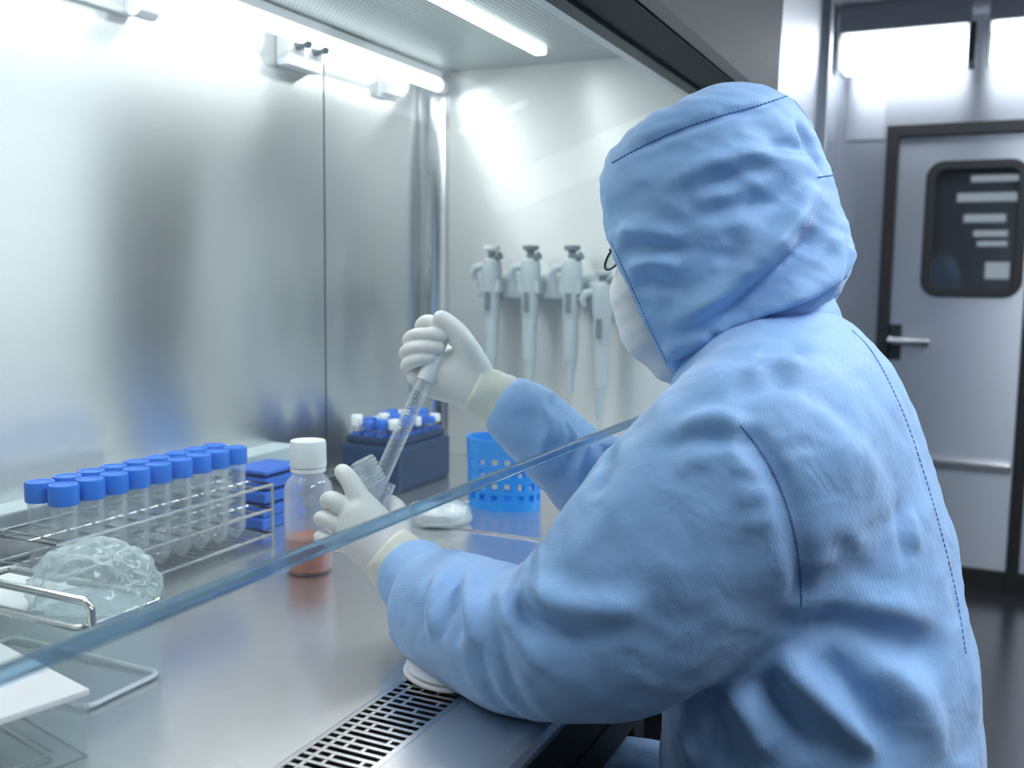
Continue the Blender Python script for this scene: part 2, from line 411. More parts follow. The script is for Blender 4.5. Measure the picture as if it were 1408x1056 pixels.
def spline(pts, m):
    """Catmull-Rom through rows of numbers"""
    P = np.array(pts, float); out = []
    for i in range(len(P) - 1):
        p0 = P[max(i - 1, 0)]; p1 = P[i]; p2 = P[i + 1]; p3 = P[min(i + 2, len(P) - 1)]
        for k in range(m):
            t = k / m
            out.append(0.5 * ((2 * p1) + (-p0 + p2) * t + (2 * p0 - 5 * p1 + 4 * p2 - p3) * t * t + (-p0 + 3 * p1 - 3 * p2 + p3) * t ** 3))
    out.append(P[-1]); return np.array(out)
def bvh_of(V, F): return BVHTree.FromPolygons([tuple(v) for v in V], [tuple(int(i) for i in f) for f in F])
def cast(bvh, px, py):
    d = ray(px, py); hit = bvh.ray_cast(Vector(O3), Vector(d).normalized())
    return None if hit[0] is None else np.array(hit[0])
def on_cloth(bvh, path, m=6):
    """points of the photograph traced on to the cloth"""
    out = []
    for q in spline(path, m):
        h = cast(bvh, q[0], q[1])
        if h is not None: out.append(h)
    return np.array(out)
def fold(V, N_, line, amp, width, taper=0.25):
    """raise (amp > 0) or sink (amp < 0) a crease of the cloth along a line"""
    if len(line) < 2: return
    lo = line.min(0) - 3 * width; hi = line.max(0) + 3 * width
    sel = np.where(((V > lo) & (V < hi)).all(1))[0]
    if len(sel) == 0: return
    P = V[sel]; best = np.full(len(sel), 9.0); bt = np.zeros(len(sel)); n = len(line) - 1
    for i in range(n):
        a, b = line[i], line[i + 1]; ab = b - a; L2 = ab.dot(ab) + 1e-12
        if L2 > .03 ** 2: continue
        t = np.clip(((P - a) @ ab) / L2, 0, 1)
        d = np.linalg.norm(P - a - t[:, None] * ab, axis=1)
        m = d < best; best[m] = d[m]; bt[m] = (i + t[m]) / n
    e = np.clip(np.minimum(bt, 1 - bt) / max(taper, 1e-3), 0, 1); e = e * e * (3 - 2 * e)
    V[sel] += N_[sel] * (amp * np.exp(-(best / width) ** 2) * e)[:, None]
def hold(o, parent):
    """parent a mesh that was modelled in place"""
    o.parent = parent
    pm = Matrix.Identity(4); q = parent; chain_ = []
    while q is not None: chain_.append(q); q = q.parent
    for q in reversed(chain_):
        pm = pm @ q.matrix_parent_inverse @ Matrix.LocRotScale(q.location, q.rotation_euler, q.scale)
    o.matrix_parent_inverse = pm.inverted()
    return o
def wpart(mb, name, mat, parent, **kw): return hold(mb.build(name, mat, None, **kw), parent)

# ------------------------------------------------------------------ the room
TOP = 0.87                      # height of the cabinet work surface
YB, XS = 1.13, 1.95             # inner back wall and inner right wall of the cabinet
YLIP, YG0, YG1 = 0.326, 0.42, 0.496
ZC = CAMZ + 0.447               # inner ceiling of the cabinet
XF, YCOR, ZR = 4.45, 0.57, 2.34  # far wall, wall of the passage, room ceiling
X0R, Y0R = -1.6, -1.75

struct(MB().box(X0R, 6.2, Y0R - .1, 1.35, -0.05, 0).build('floor', 'floor'))
struct(MB().box(X0R, XF + .1, Y0R - .1, 1.35, ZR, ZR + 0.06).build('ceiling', 'ceilroom'))
struct(MB().box(X0R - .08, X0R, Y0R, 1.35, 0, ZR).build('wall_left', 'steel_room'))
struct(MB().box(X0R, 2.06, 1.27, 1.35, 0, ZR).build('wall_back', 'steel_room'))
pw = struct(MB().box(2.06, XF, YCOR, YCOR + 0.08, 0, ZR).build('wall_passage', 'steel_door'))
for x in (3.85,):
    wpart(MB().box(x, x + 0.05, YCOR - 0.03, YCOR, 0, ZR), 'wall_post', 'steel_room', pw, bevel=0.006)
# front wall: steel panels and a dark one added to shape the cabinet's reflections
fwall = struct(MB().box(X0R, 6.2, Y0R - 0.08, Y0R - 0.012, 0, ZR).build('wall_front', 'steel_dark'))
M['panel_pale'] = plain('pale_wall_panel', (0.42, 0.43, 0.45), 0.4, noise=.03)
for i, (a, b, mt) in enumerate(((-1.6, -0.41, 'panel_pale'), (-0.4, 0.79, 'panel_pale'), (0.8, 1.99, 'panel_pale'), (2.0, 2.29, 'panel_pale'), (3.66, 4.44, 'steel_dark'))):
    wpart(MB().box(a, b, Y0R - 0.012, Y0R, 0.01, ZR - 0.01), 'wall_panel', mt, fwall)
M['added_glow'] = emit('added_glow_light', (.93, .97, 1.0), ADDED_GLOW_POWER)  # glow of panels added out of view to brighten the cabinet wall's reflections
w1 = struct(MB().box(2.3, 3.65, Y0R - .012, Y0R + .02, .88, .94).box(2.3, 3.65, Y0R - .012, Y0R + .02, 2.1, 2.16).box(2.3, 2.36, Y0R - .012, Y0R + .02, .94, 2.1).box(3.59, 3.65, Y0R - .012, Y0R + .02, .94, 2.1).build('added_glow_1', 'steel_door'), 'steel framed glowing panel added behind the camera for reflections')
wpart(MB().box(2.36, 3.59, Y0R - .012, Y0R - .004, .94, 2.1), 'pane', 'added_glow', w1)

# far wall with its door
def fy(px, py): p = at_x(px, py, XF); return p[1], p[2]
dL = fy(1236, 190)[0]; dR = fy(1393, 650)[0]; dT = fy(1300, 186)[1]; dB = 0.035
fr = 0.045
oL, oR, oT = dL + fr, dR - fr, dT + fr
far = struct(MB().box(XF, XF + 0.1, oL, YCOR + .08, 0, ZR).box(XF, XF + 0.1, Y0R, oR, 0, ZR).box(XF, XF + 0.1, oR, oL, oT, ZR).build('wall_right', 'steel_room'))
wpart(MB().box(XF - 0.008, XF, oL + 0.012, YCOR - 0.03, oT - 0.05, oT + 0.34), 'wall_panel', 'steel_door', far)
w2a, w2b = -1.62, min(-.74, oR - .05)  # second added glowing panel, unseen, meant for bright bands on the cabinet wall
w2 = struct(MB().box(XF - .02, XF, w2a, w2b, .88, .94).box(XF - .02, XF, w2a, w2b, 2.1, 2.16).box(XF - .02, XF, w2a, w2a + .05, .94, 2.1).box(XF - .02, XF, w2b - .05, w2b, .94, 2.1).build('added_glow_2', 'steel_door'), 'steel framed glowing panel added right of the steel door for reflections')
wpart(MB().box(XF - .012, XF - .002, w2a + .05, w2b - .05, .94, 2.1), 'pane', 'added_glow', w2)
wpart(MB().box(XF - 0.02, XF, Y0R, YCOR, 0, 0.09), 'baseboard', 'black', far)
frame = struct(MB().box(XF - 0.03, XF + 0.1, dL, oL, 0, oT).box(XF - 0.03, XF + 0.1, oR, dR, 0, oT).box(XF - 0.03, XF + 0.1, dR, dL, dT, oT).box(XF - 0.01, XF + .1, dR, dL, 0, dB).build('trim_1', 'black'))
# door leaf with a rounded opening
wy0, wz0 = fy(1396, 402); wy1, wz1 = fy(1283, 230)
wc = ((wy0 + wy1) / 2, (wz0 + wz1) / 2); wh = (abs(wy1 - wy0) / 2, abs(wz1 - wz0) / 2)
def rrect(cy, cz, hy, hz, r, n=6):
    out = []
    for (sy, sz, a0) in ((1, 1, 0), (-1, 1, PI / 2), (-1, -1, PI), (1, -1, 1.5 * PI)):
        for k in range(n + 1):
            a = a0 + k / n * PI / 2; out.append((cy + sy * (hy - r) + r * math.cos(a), cz + sz * (hz - r) + r * math.sin(a)))
    return out
def plate_with_hole(x0, x1, inner, outer):
    mb = MB(); n = len(inner)
    vs = [(x0, *p) for p in inner] + [(x0, *p) for p in outer] + [(x1, *p) for p in inner] + [(x1, *p) for p in outer]; fs = []
    for i in range(n):
        j = (i + 1) % n
        fs += [(i, j, n + j, n + i), (2 * n + i, 3 * n + i, 3 * n + j, 2 * n + j), (i, 2 * n + i, 2 * n + j, j), (n + i, n + j, 3 * n + j, 3 * n + i)]
    return mb.add(vs, fs)
inner = rrect(wc[0], wc[1], wh[0], wh[1], 0.05)
dpl = plate_with_hole(XF + 0.0, XF + 0.045, inner, [(wc[0] + (wh[0] + .015) * sy_, wc[1] + (wh[1] + .015) * sz_) for (sy_, sz_) in []] or rrect(wc[0], wc[1], wh[0] + .015, wh[1] + .015, 0.001))
y0_, y1_, z0_, z1_ = dR + .004, dL - .004, dB, dT - .004
hy0, hy1, hz0, hz1 = wc[0] - wh[0] - .0149, wc[0] + wh[0] + .0149, wc[1] - wh[1] - .0149, wc[1] + wh[1] + .0149
dpl.box(XF, XF + .045, y0_, y1_, z0_, hz0).box(XF, XF + .045, y0_, y1_, hz1, z1_).box(XF, XF + .045, y0_, hy0, hz0, hz1).box(XF, XF + .045, hy1, y1_, hz0, hz1)
door = struct(dpl.build('door_1', 'steel_door'), 'brushed steel door with a rounded window and lever handle')
wpart(plate_with_hole(XF - 0.012, XF + 0.05, rrect(wc[0], wc[1], wh[0] - .012, wh[1] - .012, 0.04), rrect(wc[0], wc[1], wh[0] + .024, wh[1] + .024, 0.07)), 'window_gasket', 'black', door, bevel=0.003)
M['door_glass'] = thin_clear('door_glass', (0.75, 0.80, 0.84), 0.10, (0.4, 0.45, 0.5), 0.04, 0.4, 1.5, 0.1)
wpart(MB().box(XF + 0.016, XF + 0.022, wc[0] - wh[0], wc[0] + wh[0], wc[1] - wh[1], wc[1] + wh[1]), 'window_pane', 'door_glass', door)
hy, hz = fy(1222, 470)
hd = wpart(MB().box(XF - 0.008, XF, hy - 0.05, hy + 0.0, hz - 0.075, hz + 0.075), 'handle_plate', 'steel_dark', door, bevel=0.003)
wpart(MB().tube([(XF - 0.008, hy - 0.012, hz + 0.01), (XF - 0.055, hy - 0.012, hz + 0.01), (XF - 0.06, hy - 0.03, hz + 0.008), (XF - 0.06, hy - 0.16, hz + 0.004)], 0.017, 10), 'handle', 'chrome', door, smooth=True)
by, bz = fy(1340, 640)
wpart(MB().box(XF - 0.025, XF, dR + 0.01, dL - 0.01, bz - 0.018, bz + 0.018), 'push_bar', 'chrome', door, bevel=0.006)
M['lamp_dim'] = emit('corridor_light', (.9, .95, 1), 0.5)
# corridor beyond the door's window, with its lamps
bey = struct(MB().box(XF + 1.75, XF + 1.8, -1.2, 1.2, 0, ZR).box(XF + .1, XF + 1.8, 1.1, 1.2, 0, ZR).box(XF + .1, XF + 1.8, -1.3, -1.2, 0, ZR).box(XF + .1, XF + 1.8, -1.3, 1.2, ZR, ZR + .05).build('wall_beyond', 'grey'), 'grey wall of the passage beyond the door window')
for i, (px, py, wd, hh) in enumerate(((1370, 245, .25, .016), (1357, 271, .30, .022), (1354, 300, .21, .020), (1362, 321, .17, .015), (1364, 335, .15, .012), (1371, 372, .12, .045))):
    p = at_x(px, py, XF + 1.72)
    t = thing('corridor_lamp', ['topmost lamp seen through the door window', 'second lamp from the top behind the door window', 'third lamp from the top behind the door window', 'fourth lamp from the top behind the door window', 'fifth lamp from the top behind the door window', 'lowest and smallest lamp behind the door window'][i], 'lamp', (p[0], p[1], p[2]), 0, 'lamps behind the door window')
    MB().box(0, .03, -wd / 2 - .006, wd / 2 + .006, -hh - .006, hh + .006).build('housing', 'white', t)
    MB().box(-.006, 0, -wd / 2, wd / 2, -hh, hh).build('lens', 'lamp_dim', t)

# lamp box at the ceiling before the far wall
p0 = at_x(1062, 70, XF - 0.28); p1 = at_x(1334, 70, XF - 0.28)
z1 = at_x(1200, 50, XF - .28)[2]; z0 = at_x(1200, 94, XF - .28)[2]
def far_lamp(y0, y1, label):
    t = thing('ceiling_lamp', label, 'lamp', (XF - .28, (y0 + y1) / 2, ZR), 0, 'lamps along the far wall')
    wpart(MB().box(XF - .32, XF - .14, y0, y1, z1 + .012, ZR), 'housing', 'ceilroom', t, bevel=.004)
    wpart(MB().box(XF - .31, XF - .15, y0 + .012, y1 - .012, z0, z1 + .011, .012), 'lens', 'lamp_far', t)
    wpart(MB().box(XF - .325, XF - .135, y1 - .002, y1 + .004, z0 - .004, z1 + .013, .002), 'end_cap', 'steel_dark', t)
    wpart(MB().box(XF - .325, XF - .135, y0 - .018, y0 + .006, z0 - .004, z1 + .013, .002), 'end_cap', 'steel_dark', t)
far_lamp(p1[1], YCOR - 0.02, 'long white lamp box above the passage end left of the door')
far_lamp(p1[1] - 1.1, p1[1] - 0.06, 'white lamp box at the ceiling above the steel door')
# dark ceiling beams
for i, x in enumerate((2.3, 3.3)):
    struct(MB().box(x, x + 0.1, Y0R, YCOR, ZR - 0.07, ZR).build('trim_%d' % (i + 2), 'steel_dark'))
# room ceiling panels over the aisle
for i, (x, y, lab) in enumerate(((0.55, -0.62, 'ceiling panel light over the left end of the aisle'), (1.8, -0.62, 'ceiling panel light over the seated person'), (3.0, -0.62, 'ceiling panel light over the aisle before the door'))):
    t = thing('ceiling_panel_light', lab, 'lamp', (x, y, ZR), 0, 'panel lights of the aisle')
    MB().box(-.62, .62, -.17, .17, -.02, 0).build('frame', 'white', t)
    MB().box(-.6, .6, -.15, .15, -.024, -.0201).build('lens', 'lamp_panel', t)
    area_light('panel_glow', (0, 0, -0.03), 1.2, 0.3, ROOM_POWER, (0.84, 0.92, 1.0), (0, 0, 0), t)

# ------------------------------------------------------------------ the safety cabinet
cab = thing('biosafety_cabinet', 'stainless steel safety cabinet with a slanted glass sash and lit interior', 'cabinet', (1.0, 0.75, 0))
XE = 2.03
# back wall in two sheets, rounded corner, right wall
XSEAM = at_y(446, 300, YB)[0]
wpart(MB().box(0.02, XSEAM - .0015, YB, YB + .02, TOP - .02, ZC + .02), 'back_panel', 'steel_wall', cab)
wpart(MB().box(XSEAM + .0015, XS, YB - .0012, YB + .0188, TOP - .02, ZC + .02), 'back_panel', 'steel_wall', cab)
wpart(MB().box(XSEAM - .003, XSEAM + .003, YB + .004, YB + .02, TOP, ZC), 'panel_joint', 'steel_dark', cab)
rc = 0.05; prof = [(rc, 0), (0, rc)]
cs = MB(); vs = []; n = 10
for k in range(n + 1):
    a = k / n * PI / 2; q = (XS - rc + rc * math.sin(a), YB - rc + rc * math.cos(a)); vs += [(q[0], q[1] - .0014, TOP), (q[0], q[1] - .0014, ZC)]
cs.add(vs, [(2 * k, 2 * k + 1, 2 * k + 3, 2 * k + 2) for k in range(n)])
M['steel_corner'] = steel('corner_steel', (0.72, 0.73, 0.74), 0.16, 0.6, (0, 0, 1))
wpart(cs, 'corner_cove', 'steel_corner', cab, smooth='all')
YTOP, ZTOP = 0.505, CAMZ + 0.336
wpart(MB().prism([(YLIP + .01, TOP - .14), (YB + .02, TOP - .14), (YB + .02, ZC + .02), (YTOP - .02, ZC + .02), (YTOP - .02, ZTOP), (0.393, CAMZ - .20), (YLIP + .01, TOP)], XS, XE), 'side_panel', 'steel_side', cab)
wpart(MB().prism([(YLIP + .01, TOP - .14), (YB + .02, TOP - .14), (YB + .02, ZC + .02), (YTOP - .02, ZC + .02), (YTOP - .02, ZTOP), (0.393, CAMZ - .20), (YLIP + .01, TOP)], -0.04, 0.02), 'side_panel', 'steel_side', cab)
wpart(MB().box(0.02, XS, YTOP - .02, YB, ZC, ZC + .02), 'diffuser', 'diffuser', cab)
# work trays, ledge
XJ = 1.352
wpart(MB().box(0.02, XJ - .002, YG1, YB, TOP - .012, TOP), 'work_tray', 'steel_top', cab, bevel=.0015)
wpart(MB().box(XJ + .002, XS, YG1, YB, TOP - .012, TOP), 'work_tray', 'steel_top', cab, bevel=.0015)
wpart(MB().box(XJ - .0035, XJ + .0035, YG1, YB - .05, TOP - .01, TOP + .0025, .001), 'tray_joint', 'chrome', cab)
wpart(MB().box(0.02, 1.40, 1.075, YB, CAMZ - .328, CAMZ - .300, .003), 'back_ledge', 'whitegrey', cab)
wpart(MB().box(0.02, XS, 1.09, YB, TOP, TOP + .02, .006), 'back_sill', 'steel_top', cab)
# front grille: bars across, strips along, over a dark slot
g = MB()
x = 0.03; i = 0; P = 0.0105
while x < XS - .01:
    g.box(x, x + .0042, YG0 + .004, YG1 - .002, TOP - .004, TOP)
    x += P
rows = int((XS - .04) / P)
g.box(.02, XS, YG0, YG0 + .006, TOP - .004, TOP + .0004); g.box(.02, XS, YG1 - .005, YG1, TOP - .004, TOP + .0003)
random.seed(3)
for r_ in range(rows):                        # bridges that split each slot
    xx = .03 + r_ * P
    g.box(xx, xx + P, YG1 - .0175, YG1 - .0135, TOP - .004, TOP - .0002)
    if r_ % 3 != 2: g.box(xx, xx + P, YG1 - .0315, YG1 - .0280, TOP - .004, TOP - .0002)
    for q in ([.046] if r_ % 4 == 0 else [.058] if r_ % 4 == 2 else []): g.box(xx, xx + P, YG1 - q - .0035, YG1 - q, TOP - .004, TOP - .0002)
gr = wpart(g, 'front_grille', 'chrome', cab); gr['kind'] = 'stuff'
wpart(MB().box(.02, XS, YG0, YG1, TOP - .06, TOP - .045), 'grille_plenum', 'void', cab)
# armrest lip: slopes down to the front, then the apron
wpart(MB().prism([(YG0, TOP), (YLIP + .012, TOP - .001), (YLIP + .003, TOP - .005), (YLIP, TOP - .012), (YLIP + .002, TOP - .020), (YG0, TOP - .020)], -.04, XE), 'armrest_lip', 'steel_top', cab)
wpart(MB().box(-.04, XE, YLIP + .022, YLIP + .04, TOP - .14, TOP - .0205), 'apron', 'black', cab)  # black colour puts the shade below the lip into the apron
wpart(MB().box(-.04, XE, YLIP + .02, YB + .02, TOP - .14, TOP - .1), 'base_pan', 'black', cab)
for xx in (0.03, 1.93):
    for yy in (.55, 1.05):
        wpart(MB().box(xx - .03, xx + .03, yy - .03, yy + .03, 0, TOP - .14), 'leg', 'steel_dark', cab, bevel=.004)
# header above the sash
Yh, Zh = 0.363, CAMZ + 0.324 / 1420 * 2.03 * 1.0
zc2 = CAMZ + 0.843 * 0.405
wpart(MB().prism([(YTOP - .012, ZTOP), (YTOP + .008, ZTOP), (YTOP + .008, ZC + .3), (YTOP - .012, ZC + .3)], -.04, XE), 'sash_frame', 'white', cab)
wpart(MB().prism([(YTOP - .014, ZTOP - .004), (YTOP - .014, ZTOP + .02), (YTOP - .034, ZTOP + .02), (YTOP - .034, ZTOP - .002)], -.04, XE), 'sash_seal', 'steel_dark', cab)
wpart(MB().prism([(YTOP - .035, ZTOP + .004), (.405, zc2 - .001), (.405, zc2 + .03), (YTOP - .035, ZTOP + .03)], -.04, XE + .09), 'header_soffit', 'steel_header', cab, bevel=.001)
wpart(MB().prism([(.402, zc2 + .001), (.398, zc2 + .02), (.392, zc2 + .32), (.392, 2.2), (YTOP, 2.2), (YTOP, zc2 + .03), (.402, zc2 + .03)], -.04, XE + .09), 'header', 'steel_header', cab, bevel=.002)
wpart(MB().prism([(YTOP, ZC + .02), (YB + .02, ZC + .02), (YB + .02, 2.2), (YTOP, 2.2)], -.04, XE), 'filter_housing', 'steel_header', cab)
# sash: slanted pane and its polished lower edge
YS, ZS = 0.40, CAMZ - 0.193
sl = (YTOP - .012 - YS) / (ZTOP - ZS)
def sy(z): return YS + (z - ZS) * sl
sash = wpart(MB().prism([(sy(ZS + .0095), ZS + .0095), (sy(ZTOP), ZTOP + .01), (sy(ZTOP) + .004, ZTOP + .01), (sy(ZS + .0095) + .004, ZS + .0095)], .02, XS), 'sash_glass', 'pane', cab)
wpart(MB().prism([(YS - .0005, ZS), (YS + .0055, ZS), (sy(ZS + .0095) + .005, ZS + .0093), (sy(ZS + .0095) - .001, ZS + .0093)], .02, XS), 'glass_edge', 'edge', sash, bevel=.0012)
# lamps of the cabinet
YL = 1.085; ZL = CAMZ + .380 * YL; XL = at_y(602, 118, YL)[0]
tb = wpart(MB().tube([(0.3, YL, ZL), (XL, YL, ZL)], .0135, 16), 'light_tube', 'lamp', cab, smooth=True)
wpart(MB().tube([(XL, YL, ZL), (XL + .022, YL, ZL)], .0145, 16), 'lamp_cap', 'white', tb, smooth=True)
wpart(MB().box(0.28, XL + .01, YL - .006, YL + .03, ZL + .014, ZL + .03), 'lamp_bracket', 'white', tb)
YL2 = .80; XL2 = at_y(744, 75, YL2)[0]
ls = wpart(MB().box(0.3, XL2, YL2 - .012, YL2 + .012, ZC - .014, ZC - .0005, .003), 'light_strip', 'lamp', cab)
area_light('tube_glow', ((0.3 + XL) / 2, YL - .02, ZL - .016), XL - .3, .02, 3.3, (.93, .98, 1), (math.radians(-20), 0, 0))
area_light('strip_glow', ((0.3 + XL2) / 2, YL2, ZC - .016), XL2 - .3, .022, 1.7, (.93, .98, 1))
# ultraviolet lamp on the back wall, top left
uv = at_y(205, 12, YB - .03)
ul = thing('germicidal_lamp', 'clear tube lamp on the steel back wall at the top left', 'lamp', (uv[0] - .2, YB, uv[2]))
wpart(MB().tube([(0.35, YB - .03, uv[2]), (uv[0] - .02, YB - .03, uv[2])], .014, 14), 'tube', 'tube_clear', ul, smooth=True)
wpart(MB().tube([(uv[0] - .03, YB - .03, uv[2]), (uv[0] + .005, YB - .03, uv[2])], .017, 14), 'end_cap', 'white', ul, smooth=True)
wpart(MB().tube([(uv[0] + .005, YB - .03, uv[2]), (uv[0] + .012, YB - .03, uv[2] + .012), (uv[0] + .006, YB, uv[2] + .02)], .004, 8), 'clip', 'chrome', ul, smooth=True)
wpart(MB().box(.35, uv[0] - .01, YB - .012, YB, uv[2] - .012, uv[2] + .012, .003), 'mount', 'white', ul)
# service outlets on the back wall
ob = at_y(415, 72, YB - .02)
st = thing('service_outlet', 'white double outlet with two dark taps under the bright lamp', 'outlet', (ob[0], YB, ob[2]))
wpart(MB().box(ob[0] - .048, ob[0] + .05, YB - .03, YB, ob[2] - .03, ob[2] + .032, .005), 'plate', 'white', st)
for dx in (-.024, .026):
    k_ = wpart(MB().tube([(ob[0] + dx, YB - .03, ob[2] + .008), (ob[0] + dx, YB - .055, ob[2] + .008)], [.011, .008], 12), 'tap', 'grey', st, smooth=True)
    wpart(MB().tube([(ob[0] + dx, YB - .045, ob[2] + .008), (ob[0] + dx, YB - .05, ob[2] - .018)], .004, 8), 'spout', 'chrome', k_, smooth=True)
o2 = at_y(540, 122, YB - .015)
s2 = thing('socket', 'small white socket on the back wall near the corner', 'socket', (o2[0], YB, o2[2]))
wpart(MB().box(o2[0] - .03, o2[0] + .03, YB - .024, YB, o2[2] - .014, o2[2] + .014, .004), 'body', 'white', s2)
wpart(MB().box(o2[0] - .036, o2[0] + .036, YB - .005, YB, o2[2] - .02, o2[2] + .02, .002), 'plate', 'white', s2)
# ------------------------------------------------------------------ wire rack and capped tubes
rx0, rx1, ry0, ry1 = .772, 1.155, .938, 1.05
rk = thing('wire_tube_rack', 'stainless wire rack holding two rows of blue capped tubes', 'rack', ((rx0 + rx1) / 2, (ry0 + ry1) / 2, TOP))
zs = (TOP + .012, TOP + .050, TOP + .087)
for i, z in enumerate(zs):
    wpart(MB().tube([(rx0, ry0, z), (rx1, ry0, z), (rx1, ry1, z), (rx0, ry1, z)], .0024, 8, closed=True), 'frame_wire', 'chrome', rk, smooth=True)
for xx in (rx0, rx1):
    for yy in (ry0, ry1):
        wpart(MB().tube([(xx, yy, TOP), (xx, yy, zs[2])], .0026, 8), 'post', 'chrome', rk, smooth=True)
PT = .0372; tx0 = .808; rows_y = (.9655, 1.004)
for z in zs[1:]:
    for k in range(10):
        xx = tx0 - PT / 2 + k * PT
        wpart(MB().tube([(xx, ry0, z), (xx, ry1, z)], .0019, 6), 'cross_wire', 'chrome', rk, smooth=True)
    for yy in (rows_y[0] + .0185, rows_y[1] + .0185):
        wpart(MB().tube([(rx0, yy, z), (rx1, yy, z)], .0014, 6), 'long_wire', 'chrome', rk, smooth=True)
for k in range(24):
    xx = rx0 + .008 + k * (rx1 - rx0 - .016) / 23
    wpart(MB().tube([(xx, ry0, zs[0]), (xx, ry1, zs[0])], .0013, 6), 'floor_wire', 'chrome', rk, smooth=True)
def make_tube():
    t = thing('centrifuge_tube', 'x', 'tube', (0, 0, 0), 0, 'blue capped tubes in the wire rack')
    MB().lathe([(.003, .001), (.010, .009), (.0145, .018), (.0148, .118), (.0136, .118), (.0133, .019), (.009, .011), (.002, .003)], 24, cap0=True, cap1=True).build('tube', 'tube_clear', t, smooth=True)
    # ribbed screw cap
    mb = MB(); n = 48; prof = [(.0172, .112), (.0176, .114), (.0176, .1335), (.0166, .136), (.012, .1362), (.0115, .1354), (.004, .1354)]
    vs = []; fs = []
    for (r, z) in prof:
        for k in range(n):
            rr = r - (.0005 if (k % 2 and r > .0165) else 0); a = 2 * PI * k / n; vs.append((rr * math.cos(a), rr * math.sin(a), z))
    for i in range(len(prof) - 1):
        for k in range(n): fs.append((i * n + k, i * n + (k + 1) % n, (i + 1) * n + (k + 1) % n, (i + 1) * n + k))
    fs.append(tuple(range(n))[::-1]); fs.append(tuple((len(prof) - 1) * n + k for k in range(n)))
    mb.add(vs, fs).build('cap', 'bluecap', t, smooth=True)
    MB().lathe([(.0142, .1085), (.0158, .1085), (.0158, .1115), (.0142, .1115)], 24, cap0=False, cap1=False).build('collar', 'tube_clear', t, smooth=True)
    return t
ords = ['leftmost', 'second from left', 'third from left', 'fourth from left', 'middle', 'fourth from right', 'third from right', 'second from right', 'rightmost']
random.seed(11)
proto = None
for rw, yy in enumerate(rows_y):
    for k in range(9):
        lab = 'blue capped clear tube, %s in the %s row of the rack' % (ords[k], ('front', 'back')[rw])
        loc = (tx0 + k * PT + random.uniform(-.0012, .0012), yy + random.uniform(-.001, .001), zs[0] + .0015)
        if proto is None:
            proto = make_tube(); proto.location = loc; proto['label'] = lab
        else: dup(proto, loc, random.uniform(0, 6), lab)

# ------------------------------------------------------------------ clear box with steel rim and handle
bx1, by0 = .705, .712; bx0, by1 = .612, .928; bh = .080
cb = thing('instrument_box', 'clear plastic box with steel rim and handle, white paper on top', 'box', ((bx0 + bx1) / 2, (by0 + by1) / 2, TOP))
def shell(x0, x1, y0, y1, z0, z1, w=.003):
    m = MB(); m.box(x0, x0 + w, y0, y1, z0, z1); m.box(x1 - w, x1, y0, y1, z0, z1); m.box(x0 + w, x1 - w, y0, y0 + w, z0, z1); m.box(x0 + w, x1 - w, y1 - w, y1, z0, z1); return m
wpart(shell(bx0, bx1, by0, by1, TOP, TOP + bh - .004), 'wall', 'box_clear', cb)
def rim_path(x0, x1, y0, y1, z, r, n=5):
    out = []
    for (cx, cy, a0) in ((x1 - r, y1 - r, 0), (x0 + r, y1 - r, PI / 2), (x0 + r, y0 + r, PI), (x1 - r, y0 + r, 1.5 * PI)):
        for k in range(n + 1): a = a0 + k / n * PI / 2; out.append((cx + r * math.cos(a), cy + r * math.sin(a), z))
    return out
wpart(MB().tube(rim_path(bx0 - .003, bx1 + .003, by0 - .003, by1 + .003, TOP + bh, .014), .0032, 8, closed=True), 'rim', 'chrome', cb, smooth=True)
wpart(MB().box(bx0, bx1, by0, by1, TOP + bh - .006, TOP + bh - .004), 'lid', 'box_clear', cb)
wpart(MB().box(bx0 + .012, .698, by0 + .085, by1 - .006, TOP + bh - .0038, TOP + bh - .002), 'paper_sheet', 'paper', cb)
wpart(MB().tube(rim_path(bx0 + .002, bx1 - .002, by0 + .002, by1 - .002, TOP + .004, .010), .0024, 6, closed=True), 'base_rim', 'white', cb, smooth=True)
hx = .619
wpart(MB().tube([(hx, by0 - .002, TOP + bh), (hx, by0 - .002, TOP + bh + .016), (hx, by0 + .006, TOP + bh + .022), (hx, by1 - .006, TOP + bh + .022), (hx, by1, TOP + bh + .016), (hx, by1, TOP + bh)], .0042, 10), 'handle', 'chrome', cb, smooth=True)
# crumpled bag on it
from mathutils import noise as mnoise
def crumple(name, c, sx, sy_, sz, mat, seed, rotz=0.0, flat=.25, amp=.45):
    """thin film scrunched into flat facets with sharp ridges"""
    bm = bmesh.new(); bmesh.ops.create_icosphere(bm, subdivisions=5, radius=1.0)
    o = Vector((seed * 3.1, seed * 1.7, seed))
    for v in bm.verts:
        q = v.co.copy()
        d_, _p = mnoise.voronoi(q * 1.25 + o); d2_, _p = mnoise.voronoi(q * 3.1 + o * 2)
        rid = (d_[1] - d_[0]) - .35 + .5 * ((d2_[1] - d2_[0]) - .3)
        q *= 1 - amp * rid
        if q.z < -flat: q.z = -flat - .02 * (q.z + flat)
        v.co = Vector((q.x * sx, q.y * sy_, (q.z + flat) * sz))
    bmesh.ops.rotate(bm, verts=bm.verts, cent=(0, 0, 0), matrix=Matrix.Rotation(rotz, 3, 'Z'))
    me = bpy.data.meshes.new(name); bm.to_mesh(me); bm.free(); me.materials.append(M[mat])
    me.polygons.foreach_set('use_smooth', [True] * len(me.polygons))
    ob_ = bpy.data.objects.new(name, me); COL.objects.link(ob_); ob_.location = c; return ob_
bc = at_z(140, 822, TOP + bh)
tag(crumple('plastic_bag', (bc[0] - .006, bc[1] + .002, TOP + bh - .0015), .045, .055, .044, 'bag', 4, .4), 'crumpled clear plastic bag lying on the rimmed clear box', 'bag')
